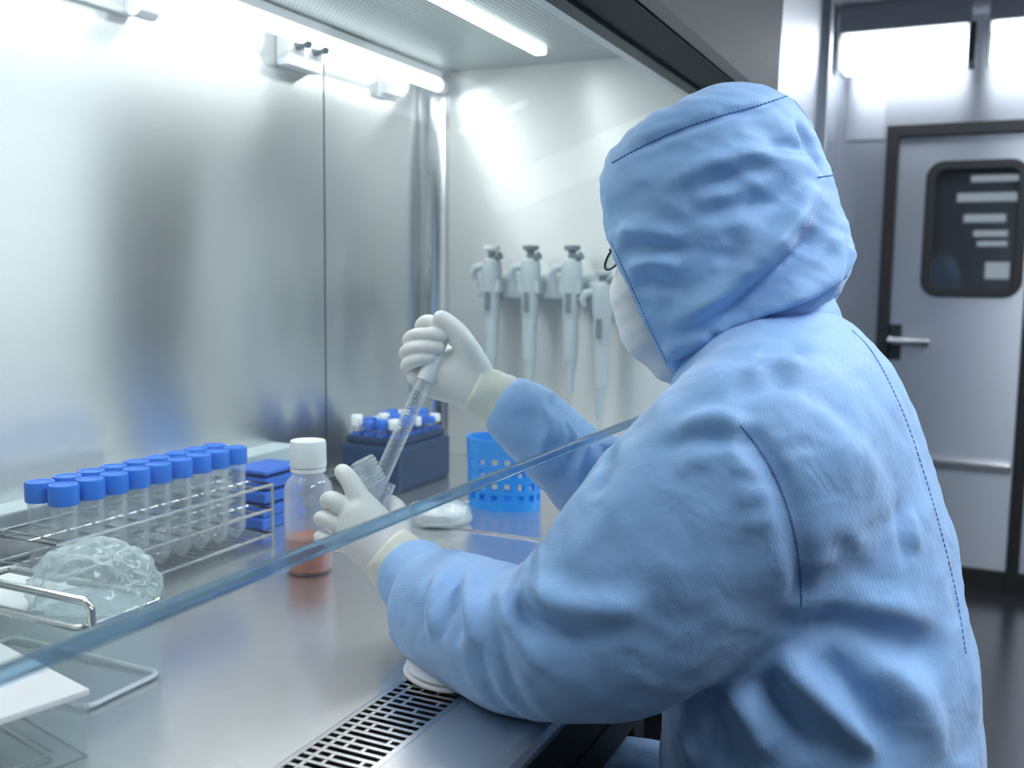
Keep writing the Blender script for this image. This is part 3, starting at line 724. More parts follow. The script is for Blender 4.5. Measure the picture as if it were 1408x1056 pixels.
# nearer clear box with a white lid, turned a little
lb = thing('lidded_box', 'low clear box with a flat white lid below the sash edge', 'box', (.555, .645, TOP), math.radians(-13))
m_ = shell(-.30, 0, 0, .165, 0, .052, .0025); m_.build('wall', 'box_clear', lb)
MB().box(-.302, .002, -.002, .167, .0525, .0585, .002).build('lid', 'paper', lb)
MB().tube([(-.29, .02, .004), (-.02, .02, .004), (-.02, .11, .004)], .0015, 6).build('insert_wire', 'chrome', lb)
MB().tube([(-.06, .006, .004), (-.06, .12, .03)], .0015, 6).build('insert_wire', 'chrome', lb)

# ------------------------------------------------------------------ medium bottle
bp_ = (1.06, .800, TOP)
bt = thing('media_bottle', 'clear bottle with white cap and orange liquid beside the glove', 'bottle', bp_)
R_ = .0325
MB().lathe([(.028, 0), (.0315, .003), (R_, .008), (R_, .112), (.0305, .122), (.023, .131), (.0195, .135), (.0195, .150), (.018, .150), (.018, .134), (.028, .121), (.0305, .110), (.0305, .008), (.01, .004)], 36).build('body', 'bottle_clear', bt, smooth=True)
MB().lathe([(.006, .0045), (.029, .005), (.0302, .009), (.0302, .046), (.0295, .0475), (.0302, .0485), (.0285, .0478), (.004, .0475)], 36).build('liquid', 'medium', bt, smooth=True)
MB().box(-.022, .022, -R_ - .0004, -R_ + .006, .05, .10).build('label', 'paper', bt) if False else None
MB().lathe([(.0205, .137), (.0235, .138), (.0235, .143), (.0205, .144)], 30, cap0=False, cap1=False).build('ring', 'white', bt, smooth=True)
cp = MB(); n = 60; prof = [(.0242, .1445), (.0246, .146), (.0240, .1765), (.0228, .1795), (.006, .180), (.004, .1785)]
vs = []; fs = []
for (r, z) in prof:
    for k in range(n):
        rr = r - (.0004 if (k % 2 and r > .0235) else 0); a = 2 * PI * k / n; vs.append((rr * math.cos(a), rr * math.sin(a), z))
for i in range(len(prof) - 1):
    for k in range(n): fs.append((i * n + k, i * n + (k + 1) % n, (i + 1) * n + (k + 1) % n, (i + 1) * n + k))
fs.append(tuple(range(n))[::-1]); fs.append(tuple((len(prof) - 1) * n + k for k in range(n)))
cp.add(vs, fs).build('cap', 'white', bt, smooth=True)

# ------------------------------------------------------------------ navy rack with small capped tubes
nv = thing('tube_block', 'dark navy block with small blue and white capped vials behind the pipette', 'rack', (1.618, 1.008, TOP))
MB().box(-.098, .098, -.066, .066, 0, .085, .008).build('body', 'navy', nv)
MB().box(-.090, .090, -.058, .058, .085, .100, .005).build('tier', 'navy', nv)
for ix in range(7):
    for iy in range(4):
        MB().lathe([(.0115, .0), (.0115, .004), (.009, .005)], 12, Matrix.Translation((-.075 + ix * .025, -.042 + iy * .028, .0995))).build('well_collar', 'bluebox', nv, smooth=True)
random.seed(5)
vial = None
nth = ['first', 'second', 'third', 'fourth', 'fifth', 'sixth', 'seventh']
for iy in range(4):
    for ix in range(7):
        if (ix * 3 + iy * 5) % 9 == 4: continue
        col = 'white' if (ix * 2 + iy) % 3 == 0 else ('bluecap' if (ix + iy) % 2 else 'bluebox')
        t = thing('vial', '%s capped vial, %s from the left in the %s row of the navy block' % ('white' if col == 'white' else 'blue', nth[ix], ['front', 'second', 'third', 'back'][iy]), 'vial', (1.618 - .075 + ix * .025, 1.008 - .042 + iy * .028, TOP + .1045), random.uniform(0, 6), 'vials in the navy block')
        h_ = random.uniform(.018, .032)
        MB().lathe([(.006, 0), (.0075, .002), (.0075, h_ * .5)], 12).build('neck', 'tube_clear', t, smooth=True)
        cpv = MB().lathe([(.0112, h_ * .4), (.0115, h_ * .45), (.0112, h_), (.0100, h_ + .0015), (.003, h_ + .001)], 14).build('cap', col, t, smooth=True)
        MB().box(.008, .0135, -.003, .003, h_ * .6, h_ * .85).build('tab', col, cpv)
# ------------------------------------------------------------------ blue ridged box behind the bottle
bb = thing('ridged_box', 'royal blue ridged plastic box behind the media bottle', 'box', (1.30, 1.028, TOP))
MB().box(-.105, .005, -.038, .038, 0, .018, .004).build('base', 'bluebox', bb)
for k in range(3):
    MB().box(-.100 + .004 * k, .0, -.036, .036, .0185 + k * .022, .036 + k * .022, .004).build('tier', 'bluebox', bb)
MB().box(-.094, .0, -.036, .036, .085, .092, .003).build('lid', 'bluebox', bb)
# ------------------------------------------------------------------ perforated basket
bk = thing('perforated_basket', 'bright blue perforated plastic basket under the raised sleeve', 'basket', (1.535, .735, TOP))
n = 17; A_, B_ = .052, .066
for k in range(n):           # wall of upright strips and hoops leaves real holes
    a0 = 2 * PI * k / n; a1 = 2 * PI * (k + .5) / n
    q = [(A_ * math.cos(a0), B_ * math.sin(a0)), (A_ * math.cos(a1), B_ * math.sin(a1))]
    w_ = MB(); s_ = .955
    vs = [(q[0][0], q[0][1], .012), (q[1][0], q[1][1], .012), (q[1][0] * 1.06, q[1][1] * 1.06, .118), (q[0][0] * 1.06, q[0][1] * 1.06, .118)]
    vs += [(v[0] * s_, v[1] * s_, v[2]) for v in vs]
    w_.add(vs, [(0, 1, 2, 3), (7, 6, 5, 4), (0, 4, 5, 1), (1, 5, 6, 2), (2, 6, 7, 3), (3, 7, 4, 0)]).build('upright', 'basket', bk)
for (z0_, z1_) in ((0, .016), (.028, .036), (.048, .060), (.072, .080), (.090, .122)):
    f0, f1 = 1 + .06 * z0_ / .118, 1 + .06 * z1_ / .118
    MB().lathe([(1.006 * f0, z0_), (1.006 * f1, z1_), (.95 * f1, z1_), (.95 * f0, z0_)], 40, None, A_, B_, False, False).build('hoop', 'basket', bk, smooth=True)
MB().lathe([(.96, .001), (.96, .004)], 40, None, A_, B_).build('bottom', 'basket', bk)
# ------------------------------------------------------------------ clear wrapped packet behind the hand
pk = thing('wrapped_packet', 'translucent white wrapped dish lying behind the left glove', 'packet', (1.375, .772, TOP))
prof = [(.03, .0), (.052, .003), (.056, .010), (.054, .022), (.05, .028), (.02, .030), (.004, .0295)]
bmv = MB(); nn = 40; vs = []; fs = []
for (r, z) in prof:
    for k in range(nn):
        a = 2 * PI * k / nn; w_ = 1 + .05 * math.sin(3 * a + z * 90) + .03 * math.sin(7 * a - z * 200) + .02 * math.sin(13 * a)
        vs.append((r * w_ * math.cos(a), r * w_ * math.sin(a) * .9, z * (1 + .12 * math.sin(4 * a + 1))))
for i in range(len(prof) - 1):
    for k in range(nn): fs.append((i * nn + k, i * nn + (k + 1) % nn, (i + 1) * nn + (k + 1) % nn, (i + 1) * nn + k))
fs.append(tuple(range(nn))[::-1]); fs.append(tuple((len(prof) - 1) * nn + k for k in range(nn)))
bmv.add(vs, fs).build('wrapper', 'bag', pk, smooth='all')
MB().lathe([(.040, .003), (.044, .004), (.044, .014), (.046, .014), (.046, .021), (.004, .0212)], 32, None, 1, .9).build('dish', 'paper', pk, smooth=True)
MB().add([(.046, -.012, .026), (.068, -.018, .024), (.066, -.002, .006), (.05, -.002, .004), (.047, -.010, .027), (.069, -.016, .025), (.067, 0, .007), (.051, 0, .005)], [(0, 1, 2, 3), (7, 6, 5, 4), (0, 4, 5, 1), (1, 5, 6, 2), (2, 6, 7, 3), (3, 7, 4, 0)]).build('flap', 'bag', pk)

# ------------------------------------------------------------------ pipettes on the right wall
hz_ = CAMZ - .022
rl = thing('pipette_holder', 'grey white holder rail for pipettes on the right steel wall', 'holder', (XS, .84, hz_))
ya, yb_ = at_x(838, 395, XS - .05)[1], at_x(656, 395, XS - .05)[1]
wpart(MB().box(XS - .012, XS, ya, yb_, hz_ - .03, hz_ + .03, .004), 'back_plate', 'whitegrey', rl)
wpart(MB().box(XS - .055, XS - .012, ya, yb_, hz_ - .022, hz_ + .022, .006), 'rail', 'whitegrey', rl)
pys = [at_x(q, 395, XS - .075)[1] for q in (676, 729, 786, 829)]
for y in pys: wpart(MB().box(XS - .088, XS - .054, y - .024, y + .024, hz_ - .012, hz_ + .016, .005), 'hook', 'whitegrey', rl)
def make_pipette(loc, label, top):
    t = thing('micropipette', label, 'pipette', loc, 0, 'pipettes hanging on the right wall')
    MB().lathe([(.0155, -.075), (.0175, -.07), (.018, -.02), (.021, .0), (.022, .03), (.019, .045), (.012, .05)], 20).build('handle', 'whitegrey', t, smooth=True)
    MB().tube([(-.004, .012, .034), (-.008, .034, .03), (-.01, .040, .018), (-.006, .036, .004)], [.009, .009, .008, .005], 10).build('finger_hook', 'whitegrey', t, smooth=True)
    MB().lathe([(.0145, -.16), (.016, -.075)], 18).build('barrel', 'whitegrey', t, smooth=True)
    MB().lathe([(.0075, -.225), (.010, -.185), (.0135, -.16)], 16).build('shaft', 'whitegrey', t, smooth=True)
    MB().lathe([(.0012, -.285), (.004, -.25), (.0066, -.222), (.008, -.221)], 14).build('tip', 'tube_clear', t, smooth=True)
    p_ = MB().lathe([(.0085, .045), (.0085, .062)], 14).build('plunger', 'grey', t, smooth=True)
    MB().lathe([(.006, .062), (.0165, .068), (.0175, .072), (.0165, .076), (.005, .077)], 18).build('button', top, p_, smooth=True)
    MB().box(-.0215, -.019, -.006, .006, -.06, -.02, .001).build('display', 'grey', t)
    MB().tube([(-.006, -.012, .05), (-.008, -.024, .056)], [.006, .009], 10).build('ejector', 'grey', t, smooth=True)
    return t
for i, (y, lab, tp) in enumerate(zip(pys, ('white topped pipette hanging leftmost on the rail, beside the raised glove', 'grey topped pipette hanging second from left on the rail', 'grey topped pipette hanging third from left on the rail', 'pipette hanging rightmost on the rail, next to the face mask'), ('white', 'grey', 'grey', 'whitegrey'))):
    make_pipette((XS - .075, y, hz_ + .012 - (.05 if i == 3 else 0)), lab, tp)

# pad under the forearm
pc = at_z(596, 938, TOP)
pA, pB = at_z(556, 910, TOP), at_z(636, 962, TOP)
pd = thing('arm_pad', 'white folded pad on the black grille under the left forearm', 'pad', ((pA[0] + pB[0]) / 2 + .006, (pA[1] + pB[1]) / 2 - .002, TOP), math.atan2(pB[1] - pA[1], pB[0] - pA[0]))
for k, (s_, z_) in enumerate(((1.0, .0003), (.93, .0062))):
    vs = []
    MB().lathe([(.0405 * s_, z_), (.046 * s_, z_ + .002), (.046 * s_, z_ + .004), (.040 * s_, z_ + .006), (.01, z_ + .0062)], 32, None, 1.0, .62).build('layer', 'mask', pd, smooth=True)
# ------------------------------------------------------------------ the person
PX = 1.04
person = thing('person', 'seated person in blue hooded coverall, white gloves and face mask, pipetting', 'person', (1.04, .05, 0))
def rows_x(rows, m=5):
    R = spline(rows, m); return [(at_x(r[0], r[1], r[2]), r[3], r[4]) for r in R]
body = Field((.62, -.30, .0), (1.50, .82, 1.40), .0052)
# torso: px, py, X, half depth, half width
body.chain(rows_x([(1048, 478, PX, .062, .066), (1054, 500, PX, .076, .088), (1061, 528, PX, .094, .122), (1072, 572, PX, .115, .165), (1086, 640, PX, .130, .185), (1101, 720, PX, .140, .195),
                   (1112, 820, PX, .150, .20), (1124, 950, PX, .158, .21), (1122, 1090, PX, .16, .21), (1110, 1190, PX, .158, .205)], 3), 0, (0, 1, 0))
# left sleeve
La = spline([(1075, 590, .90, .085), (1030, 655, .875, .105), (950, 728, .850, .103), (862, 828, .825, .098), (790, 868, .805, .084), (728, 886, .800, .0690), (675, 868, .833, .0665), (632, 848, .862, .0650), (596, 826, .890, .0610)], 4)
body.chain([(at_x(r[0], r[1], r[2]), r[3], r[3]) for r in La], .035, cap=.12)
Lc = spline([(650, 850, .850, .044), (604, 826, .885, .0420), (580, 802, .905, .0425), (560, 784, .922, .0400)], 4)
body.chain([(at_x(r[0], r[1], r[2]), r[3], r[3]) for r in Lc], .003, cap=.2)
# right sleeve, reaching up to the pipette
Ls = at_x(1040, 625, .87); Rs = np.array([2 * PX - .88, Ls[1] + .085, Ls[2] - .035])
wr = at_d(690, 554, 1.215); q1 = at_d(716, 573, 1.212); q2 = at_d(768, 616, 1.215); q3 = at_d(838, 668, 1.22); el = np.array([1.215, .275, CAMZ - .35])
q25 = at_d(800, 640, 1.216)
Ra = spline([(*Rs, .095), (*((Rs + el) / 2), .085), (*el, .07), (*q3, .061), (*q25, .058)], 4)
body.chain([(r[:3], r[3], r[3]) for r in Ra], .02, cap=.3)
Rc = spline([(*q25, .050), (*q2, .0525), (*q1, .0445), (*wr, .0375)], 4)
body.chain([(r[:3], r[3], r[3]) for r in Rc], .004, cap=.2)
# shoulders
body.chain([(Ls + np.array([.03, -.005, .01]), .088, .088), (np.array([PX, Ls[1] - .02, Ls[2] + .005]), .085, .085), (Rs, .076, .076)], .04)
# thighs, shins and feet of the suit
hipz = .60
for sgn in (-1, 1):
    hx_ = PX + sgn * .095
    body.chain([((hx_, .02, hipz), .10, .10), ((hx_ + sgn * .02, .25, hipz + .0), .088, .088), ((hx_ + sgn * .04, .50, hipz - .01), .07, .07), ((hx_ + sgn * .04, .545, hipz - .06), .068, .068), ((hx_ + sgn * .03, .52, .3), .062, .062), ((hx_ + sgn * .03, .50, .12), .055, .055)], .03)
body.soften(2)
V, F = body.mesh(2)
# ---- creases read off the photograph, traced on to the cloth
bv = bvh_of(V, F); Nn = normals(V, F)
def crease(path, amp, width, taper=.3):
    ln = on_cloth(bv, path)
    fold(V, Nn, ln, amp * (.85 if abs(amp) <= .0045 else 1.4), width * (.8 if abs(amp) <= .0045 else .95), taper)
CR = [
 # sleeve head gathers along the armhole seam
 ([(1018, 588), (1060, 640), (1085, 700), (1100, 760), (1102, 830)], -.006, .010, .1),
 ([(930, 590), (985, 575), (1030, 590)], .006, .010), ([(900, 620), (960, 600), (1010, 605)], -.005, .010), ([(920, 655), (985, 625), (1045, 630)], .004, .010),
 ([(1050, 610), (1110, 590)], .003, .008), ([(1062, 640), (1125, 625)], .004, .008), ([(1075, 672), (1140, 655)], .004, .009), ([(1092, 745), (1150, 725)], .004, .009), ([(1098, 785), (1150, 765)], .004, .009),
 ([(1000, 640), (1058, 650)], .004, .008), ([(1010, 680), (1070, 680)], .004, .008), ([(1020, 722), (1080, 712)], .004, .008),
 # big hollow under the sleeve and the drag fold across the back
 ([(1075, 880), (1130, 858), (1200, 868), (1270, 890), (1300, 930)], -.012, .022), ([(1070, 848), (1150, 838), (1230, 850), (1290, 880)], .010, .018),
 ([(1060, 890), (1110, 940), (1170, 1000), (1220, 1050)], .013, .014), ([(1045, 925), (1080, 970), (1120, 1050)], -.011, .013), ([(1000, 945), (1035, 990), (1060, 1055)], .009, .013), ([(965, 965), (985, 1005), (1000, 1055)], -.008, .012), ([(930, 985), (945, 1015), (960, 1056)], .006, .011),
 ([(1120, 900), (1180, 960), (1240, 1050)], -.010, .016), ([(1200, 900), (1260, 960), (1300, 1050)], .006, .018),
 # back
 ([(1230, 680), (1238, 740), (1246, 780)], -.004, .009), ([(1250, 700), (1258, 760)], .004, .008),
 ([(1020, 520), (1060, 505), (1110, 500)], .006, .010), ([(1000, 548), (1050, 530), (1095, 525)], -.005, .010), ([(1040, 490), (1080, 478), (1120, 482)], -.006, .009),
 # crook of the arm
 ([(715, 795), (760, 830), (830, 838), (900, 822)], .010, .014), ([(700, 812), (735, 848), (790, 862), (850, 860)], -.009, .013), ([(690, 800), (705, 850), (735, 900), (745, 930)], .008, .010),
 ([(650, 775), (652, 840), (665, 900)], .009, .010), ([(632, 770), (628, 830), (635, 890)], -.008, .009), ([(612, 770), (600, 830), (605, 880)], .006, .009),
 ([(880, 650), (830, 720), (790, 770)], .004, .014), ([(980, 690), (930, 790), (900, 850)], .004, .022),
 # rolled cuff of the left sleeve
 ([(668, 772), (640, 795), (618, 840), (612, 890)], -.004, .008, .2), ([(648, 765), (622, 790), (600, 830), (596, 880)], .004, .008, .2),
 # right sleeve
 ([(778, 560), (790, 600), (775, 640)], -.008, .009), ([(800, 588), (805, 620), (790, 665)], .007, .010), ([(740, 548), (755, 590), (735, 640)], .005, .009), ([(830, 605), (835, 640), (815, 690)], -.006, .010),
]
for cr in CR: crease(*cr)
# soft general crumple of the cloth
Nn = normals(V, F)
amp = np.array([mnoise.fractal(Vector((v[0] * 13, v[1] * 9, v[2] * 11)), 1.0, 2.1, 4) for v in V])
amp2 = np.array([abs(mnoise.noise(Vector((v[0] * 30 + v[2] * 12, v[1] * 22 - v[2] * 9, v[2] * 26)))) for v in V])
def ridged(v, fa, fb, fc, tilt):
    y_ = v[1] * math.cos(tilt) + v[2] * math.sin(tilt); z_ = -v[1] * math.sin(tilt) + v[2] * math.cos(tilt)
    return 1 - 2.6 * abs(mnoise.noise(Vector((v[0] * fa, y_ * fb, z_ * fc)))) 
amp3 = np.array([ridged(v, 9, 7, 26, .55) + .5 * ridged(v, 22, 14, 50, -.6) for v in V])
V += Nn * (amp * .0034 - amp2 * .001 + amp3 * .0013)[:, None]
V = laplace(laplace(V, F, .35), F, .3)
for (qx, qy, rad) in ((1128, 715, .045), (1108, 690, .03), (1150, 700, .03)):      # ease pinched cloth beside the armhole
    c_ = cast(bvh_of(V, F), qx, qy)
    if c_ is not None:
        w_ = np.clip(1.6 - 1.6 * np.linalg.norm(V - c_, axis=1) / rad, 0, 1)[:, None]
        for _ in range(14): V = V * (1 - w_) + laplace(V, F, .5) * w_
# the left sleeve rests on the armrest; the right sleeve passes just under the sash edge
m_ = (V[:, 1] > .315) & (V[:, 2] < TOP + .0012) & (V[:, 2] > TOP - .05) & (V[:, 0] < 1.0); V[m_, 2] = TOP + .0012
lim = ZS - .004 + np.maximum(0, np.abs(V[:, 1] - .403) - .012)
m_ = (np.abs(V[:, 1] - .403) < .06) & (V[:, 0] > 1.0) & (V[:, 2] > lim) & (V[:, 2] < ZS + .05); V[m_, 2] = lim[m_]
gown = arr_obj('coverall', V, F, 'gown'); hold(gown, person)
bv = bvh_of(V, F)
def stitches(path, name='seam', r=.0009, dash=True, surf=None, mat='stitch', owner=None):
    """a sewn seam lying on the cloth"""
    ln = on_cloth(surf or bv, path, 30)
    mb = MB(); run = []
    for i in range(0, len(ln) - 1):
        if dash and (i % 3 == 2): continue
        if np.linalg.norm(ln[i + 1] - ln[i]) > .02: continue
        mb.tube([ln[i], ln[i + 1]], r, 5)
    if mb.v: hold(mb.build(name, mat), owner or gown)
stitches([(1018, 585), (1040, 612), (1062, 648), (1080, 690), (1094, 740), (1100, 790), (1102, 835)])
stitches([(1172, 455), (1196, 480), (1222, 525), (1250, 590), (1276, 670), (1296, 740), (1315, 820), (1328, 900)])

# ---- hood
HS = [  # front px, back px, half width
 ((975, 129), (1062, 122.5), .040), ((905, 162), (1098, 139), .078), ((852, 203), (1124, 168), .098), ((828, 246), (1145, 213), .108), ((827, 290), (1163, 263), .113), ((829, 340), (1177, 315), .115),
 ((842, 392), (1181, 352), .114), ((862, 436), (1173, 386), .108), ((884, 476), (1158, 408), .100), ((908, 508), (1150, 416), .092), ((930, 523), (1140, 428), .082)]
R_h = spline([(*f_, *b_, w_) for f_, b_, w_ in HS], 6)
nr = 96; Vh = []; 
for (fx, fy_, bx_, by_, w_) in R_h:
    f3 = at_x(fx, fy_, PX - .01); b3 = at_x(bx_, by_, PX + .015)
    c = (f3 + b3) / 2; e = f3 - b3; a_ = np.linalg.norm(e) / 2; e = e / (2 * a_)
    a_ = math.sqrt(max(a_ * a_ - (.40 * w_) ** 2, 1e-5))
    for k in range(nr):
        th = 2 * PI * k / nr; ct, st_ = math.cos(th), math.sin(th)
        sq = lambda v_: math.copysign(abs(v_) ** .88, v_)
        Vh.append(c + e * a_ * sq(ct) + np.array([1, 0, 0]) * w_ * sq(st_))
Vh = np.array(Vh); nl = len(R_h)
Fh = np.array([(i * nr + k, (i + 1) * nr + k, (i + 1) * nr + (k + 1) % nr, i * nr + (k + 1) % nr) for i in range(nl - 1) for k in range(nr)])
top_c = Vh[:nr].mean(0) + np.array([0, 0, .0025]); Vh = np.vstack([Vh, top_c]); ti = len(Vh) - 1
Fh = np.vstack([Fh, [(ti, k, (k + 1) % nr, ti) for k in range(nr)]])
if True:
    # refine once so that creases are crisp
    bmh = bmesh.new(); vv = [bmh.verts.new(tuple(v)) for v in Vh]
    for f in Fh:
        ids = list(dict.fromkeys(int(i) for i in f))
        bmh.faces.new([vv[i] for i in ids])
    bmesh.ops.recalc_face_normals(bmh, faces=bmh.faces)
    # open the front along the face line
    A3 = at_x(833, 318, PX - .075); B3 = at_x(927, 519, PX - .075)
    up_ = B3 - A3; nrm = np.cross(up_, (1, 0, 0)); nrm /= np.linalg.norm(nrm)
    if nrm[1] < 0: nrm = -nrm
    bmesh.ops.bisect_plane(bmh, geom=list(bmh.verts) + list(bmh.edges) + list(bmh.faces), plane_co=Vector(A3), plane_no=Vector(nrm), clear_outer=False)
    # remove only the part in front of the plane and below the brow
    brow = A3 - up_ * .3
    un = up_ / np.linalg.norm(up_)
    kill = [f for f in bmh.faces if (np.array(f.calc_center_median()) - A3) @ nrm > 1e-4 and (np.array(f.calc_center_median()) - brow) @ un > 0]
    bmesh.ops.delete(bmh, geom=kill, context='FACES')
    bmesh.ops.subdivide_edges(bmh, edges=list(bmh.edges), cuts=1, use_grid_fill=True, smooth=0.0)
    bmesh.ops.triangulate(bmh, faces=[f for f in bmh.faces if len(f.verts) > 4])
    bmh.verts.index_update(); bmh.normal_update()
    Vh = np.array([v.co[:] for v in bmh.verts]); Nh = np.array([v.normal[:] for v in bmh.verts]); Fh = [[v.index for v in f.verts] for f in bmh.faces]; bmh.free()
if (Nh * (Vh - Vh.mean(0))).sum() < 0: Nh = -Nh
bvH = BVHTree.FromPolygons([tuple(v) for v in Vh], Fh)
def hcrease(path, amp, width, taper=.3): fold(Vh, Nh, on_cloth(bvH, path), amp * (1.35 if abs(amp) > .008 else 1.7), width * .9, taper)
for cr in [
 ([(1130, 250), (1095, 300), (1050, 350), (1000, 395), (950, 430), (910, 455)], .013, .013), ([(1120, 235), (1070, 270), (1000, 285), (920, 300)], -.005, .014),
 ([(1140, 300), (1105, 345), (1060, 385), (1010, 425), (975, 450)], -.011, .013), ([(1160, 330), (1140, 380), (1080, 410), (1010, 440), (980, 470)], .010, .012),
 ([(1165, 375), (1120, 405), (1060, 425), (1005, 462), (965, 495)], -.009, .010), ([(1172, 300), (1165, 350), (1150, 390)], .005, .008),
 ([(1110, 225), (1040, 215), (970, 232), (900, 262)], .006, .014), ([(1090, 205), (1020, 235), (950, 255)], -.005, .010), ([(1030, 215), (1080, 200), (1120, 205)], -.004, .008),
 ([(845, 320), (890, 318), (940, 330)], .004, .009), ([(850, 345), (900, 340), (950, 350)], -.004, .008), ([(860, 372), (900, 360), (940, 368)], .004, .008), ([(862, 395), (905, 390), (950, 400)], -.004, .009),
 ([(950, 285), (990, 275), (1030, 290)], .004, .010), ([(1000, 310), (1010, 340), (990, 370)], -.003, .012),
 ([(880, 470), (910, 480), (950, 470), (980, 455)], .006, .012), ([(905, 505), (940, 500), (970, 485)], -.005, .010),
 ([(1090, 160), (1115, 200), (1135, 250)], -.004, .008), ([(845, 222), (900, 192), (970, 168), (1040, 148), (1085, 133)], -.0035, .006)]: hcrease(*cr)
ampn = np.array([mnoise.fractal(Vector((v[0] * 16, v[1] * 12 + 5, v[2] * 22)), 1.0, 2.1, 4) for v in Vh])
ampr = np.array([ridged(v, 8, 8, 34, .5) + .5 * ridged(v, 20, 22, 60, .2) for v in Vh])
Vh += Nh * (ampn * .0026 + ampr * .0017)[:, None]
hood = arr_obj('hood', Vh, Fh, 'gown'); hold(hood, person)
so = hood.modifiers.new('cloth_thickness', 'SOLIDIFY'); so.thickness = .0018; so.offset = -1
bvH = BVHTree.FromPolygons([tuple(v) for v in Vh], Fh)
stitches([(842, 224), (880, 203), (930, 180), (985, 161), (1040, 146), (1086, 131)], surf=bvH, owner=hood)
stitches([(840, 332), (858, 372), (880, 420), (900, 465), (918, 500)], surf=bvH, owner=hood, r=.0006)
stitches([(1124, 244), (1146, 241)], surf=bvH, owner=hood, dash=False)
stitches([(1086, 131), (1112, 165), (1135, 210), (1152, 262)], surf=bvH, owner=hood, r=.0006)
# ---- collar
CS = [((960, 512), (1150, 408), .080), ((958, 520), (1159, 424), .085), ((955, 530), (1166, 446), .091), ((948, 545), (1171, 464), .100)]
R_c = spline([(*f_, *b_, w_) for f_, b_, w_ in CS], 5); Vc = []
for (fx, fy_, bx_, by_, w_) in R_c:
    f3 = at_x(fx, fy_, PX); b3 = at_x(bx_, by_, PX + .015); c = (f3 + b3) / 2; e = f3 - b3; a_ = np.linalg.norm(e) / 2; e = e / (2 * a_); a_ = math.sqrt(max(a_ * a_ - (.40 * w_) ** 2, 1e-5))
    for k in range(nr):
        th = 2 * PI * k / nr; wob = 1 + .012 * math.sin(9 * th) + .008 * math.sin(17 * th + 1)
        Vc.append(c + (e * a_ * math.cos(th) + np.array([1, 0, 0]) * w_ * math.sin(th)) * wob)
nl = len(R_c)
Fc = [(i * nr + k, (i + 1) * nr + k, (i + 1) * nr + (k + 1) % nr, i * nr + (k + 1) % nr) for i in range(nl - 1) for k in range(nr)]
collar = arr_obj('collar', Vc, Fc, 'gown'); hold(collar, person)
so = collar.modifiers.new('cloth_thickness', 'SOLIDIFY'); so.thickness = .002
bvC = BVHTree.FromPolygons([tuple(v) for v in Vc], Fc)
stitches([(1120, 468), (1140, 463), (1160, 455), (1167, 451)], surf=bvC, owner=collar)

# ---- head with face, mask and glasses
hf = Field((.90, .02, 1.08), (1.18, .46, 1.54), .004)
def hp(px, py, dx=0.0): return at_x(px, py, PX + dx)
hf.chain([(hp(1000, 290), .088, .072), (hp(950, 285), .085, .072)], 0, (0, 1, 0))
hf.chain([(hp(935, 330), .062, .062), (hp(945, 430), .052, .050), (hp(958, 470), .040, .040)], .03, (0, 1, 0))
hf.chain([(hp(1040, 400), .055, .055), (hp(1065, 470), .055, .055)], .02)                       # neck
hf.chain([(hp(868, 360), .008, .008), (hp(858, 396), .013, .013)], .012)                        # nose
for s_ in (-1, 1):
    hf.chain([(hp(868, 338, s_ * .02), .008, .008), (hp(876, 338, s_ * .05), .008, .008)], .01)  # brows
    hf.chain([(hp(1005, 330, s_ * .076), .012, .02), (hp(1000, 375, s_ * .074), .008, .012)], .006)   # ears
hf.chain([(hp(884, 442, -.018), .006, .006), (hp(884, 442, .018), .006, .006)], .006)            # lips
Vf, Ff = hf.mesh(2)
head = arr_obj('head', Vf, Ff, 'skin'); hold(head, person)
for s_ in (-1, 1):
    e_ = hp(876, 356, s_ * .031)
    ey = hold(MB().lathe([(.001, -.0115), (.0075, -.008), (.0115, 0), (.0075, .008), (.001, .0115)], 16, Matrix.Translation(e_)).build('eye', 'eye', smooth='all'), person)
    hold(MB().lathe([(.0055, 0), (.004, .0018), (.001, .0022)], 12, Matrix.Translation(e_ + np.array([0, .0098, -.003])) @ Matrix.Rotation(math.radians(-105), 4, 'X')).build('iris', 'iris', smooth='all'), ey)
mf = Field((.94, .05, 1.08), (1.14, .46, 1.36), .0035)
mf.chain([(hp(882, 372), .020, .030), (hp(893, 405), .040, .060), (hp(912, 448), .046, .062), (hp(932, 486), .034, .048)], 0, (0, 1, 0))
mf.chain([(hp(866, 374), .010, .014), (hp(876, 402), .020, .024), (hp(893, 440), .022, .03)], .02, (0, 1, 0))
Vm, Fm = mf.mesh(3); Nm = normals(Vm, Fm)
tdir = (hp(932, 486) - hp(882, 372)); tdir /= np.linalg.norm(tdir)
Vm += Nm * (.0003 * np.sin(((Vm - hp(882, 372)) @ tdir) * 340))[:, None]       # pleats
hold(arr_obj('face_mask', Vm, Fm, 'mask'), person)
gl = MB()
for s_ in (-1, 1):
    c0 = hp(848, 350, s_ * .034); pts = []
    for k in range(28):
        a = 2 * PI * k / 28
        pts.append(c0 + np.array([.024 * math.cos(a), -.006 * math.sin(a), .0]) + np.array([0, -.004, .0165]) * math.sin(a))
    gl.tube(pts, .0011, 6, closed=True)
    gl.tube([c0 + np.array([s_ * .024, 0, .004]), hp(868, 336, s_ * .068), hp(1000, 335, s_ * .078)], .0012, 6)
gl.tube([hp(846, 345, -.010), hp(841, 343, 0), hp(846, 345, .010)], .0011, 6)
glo = hold(gl.build('glasses', 'black', smooth=True), person)
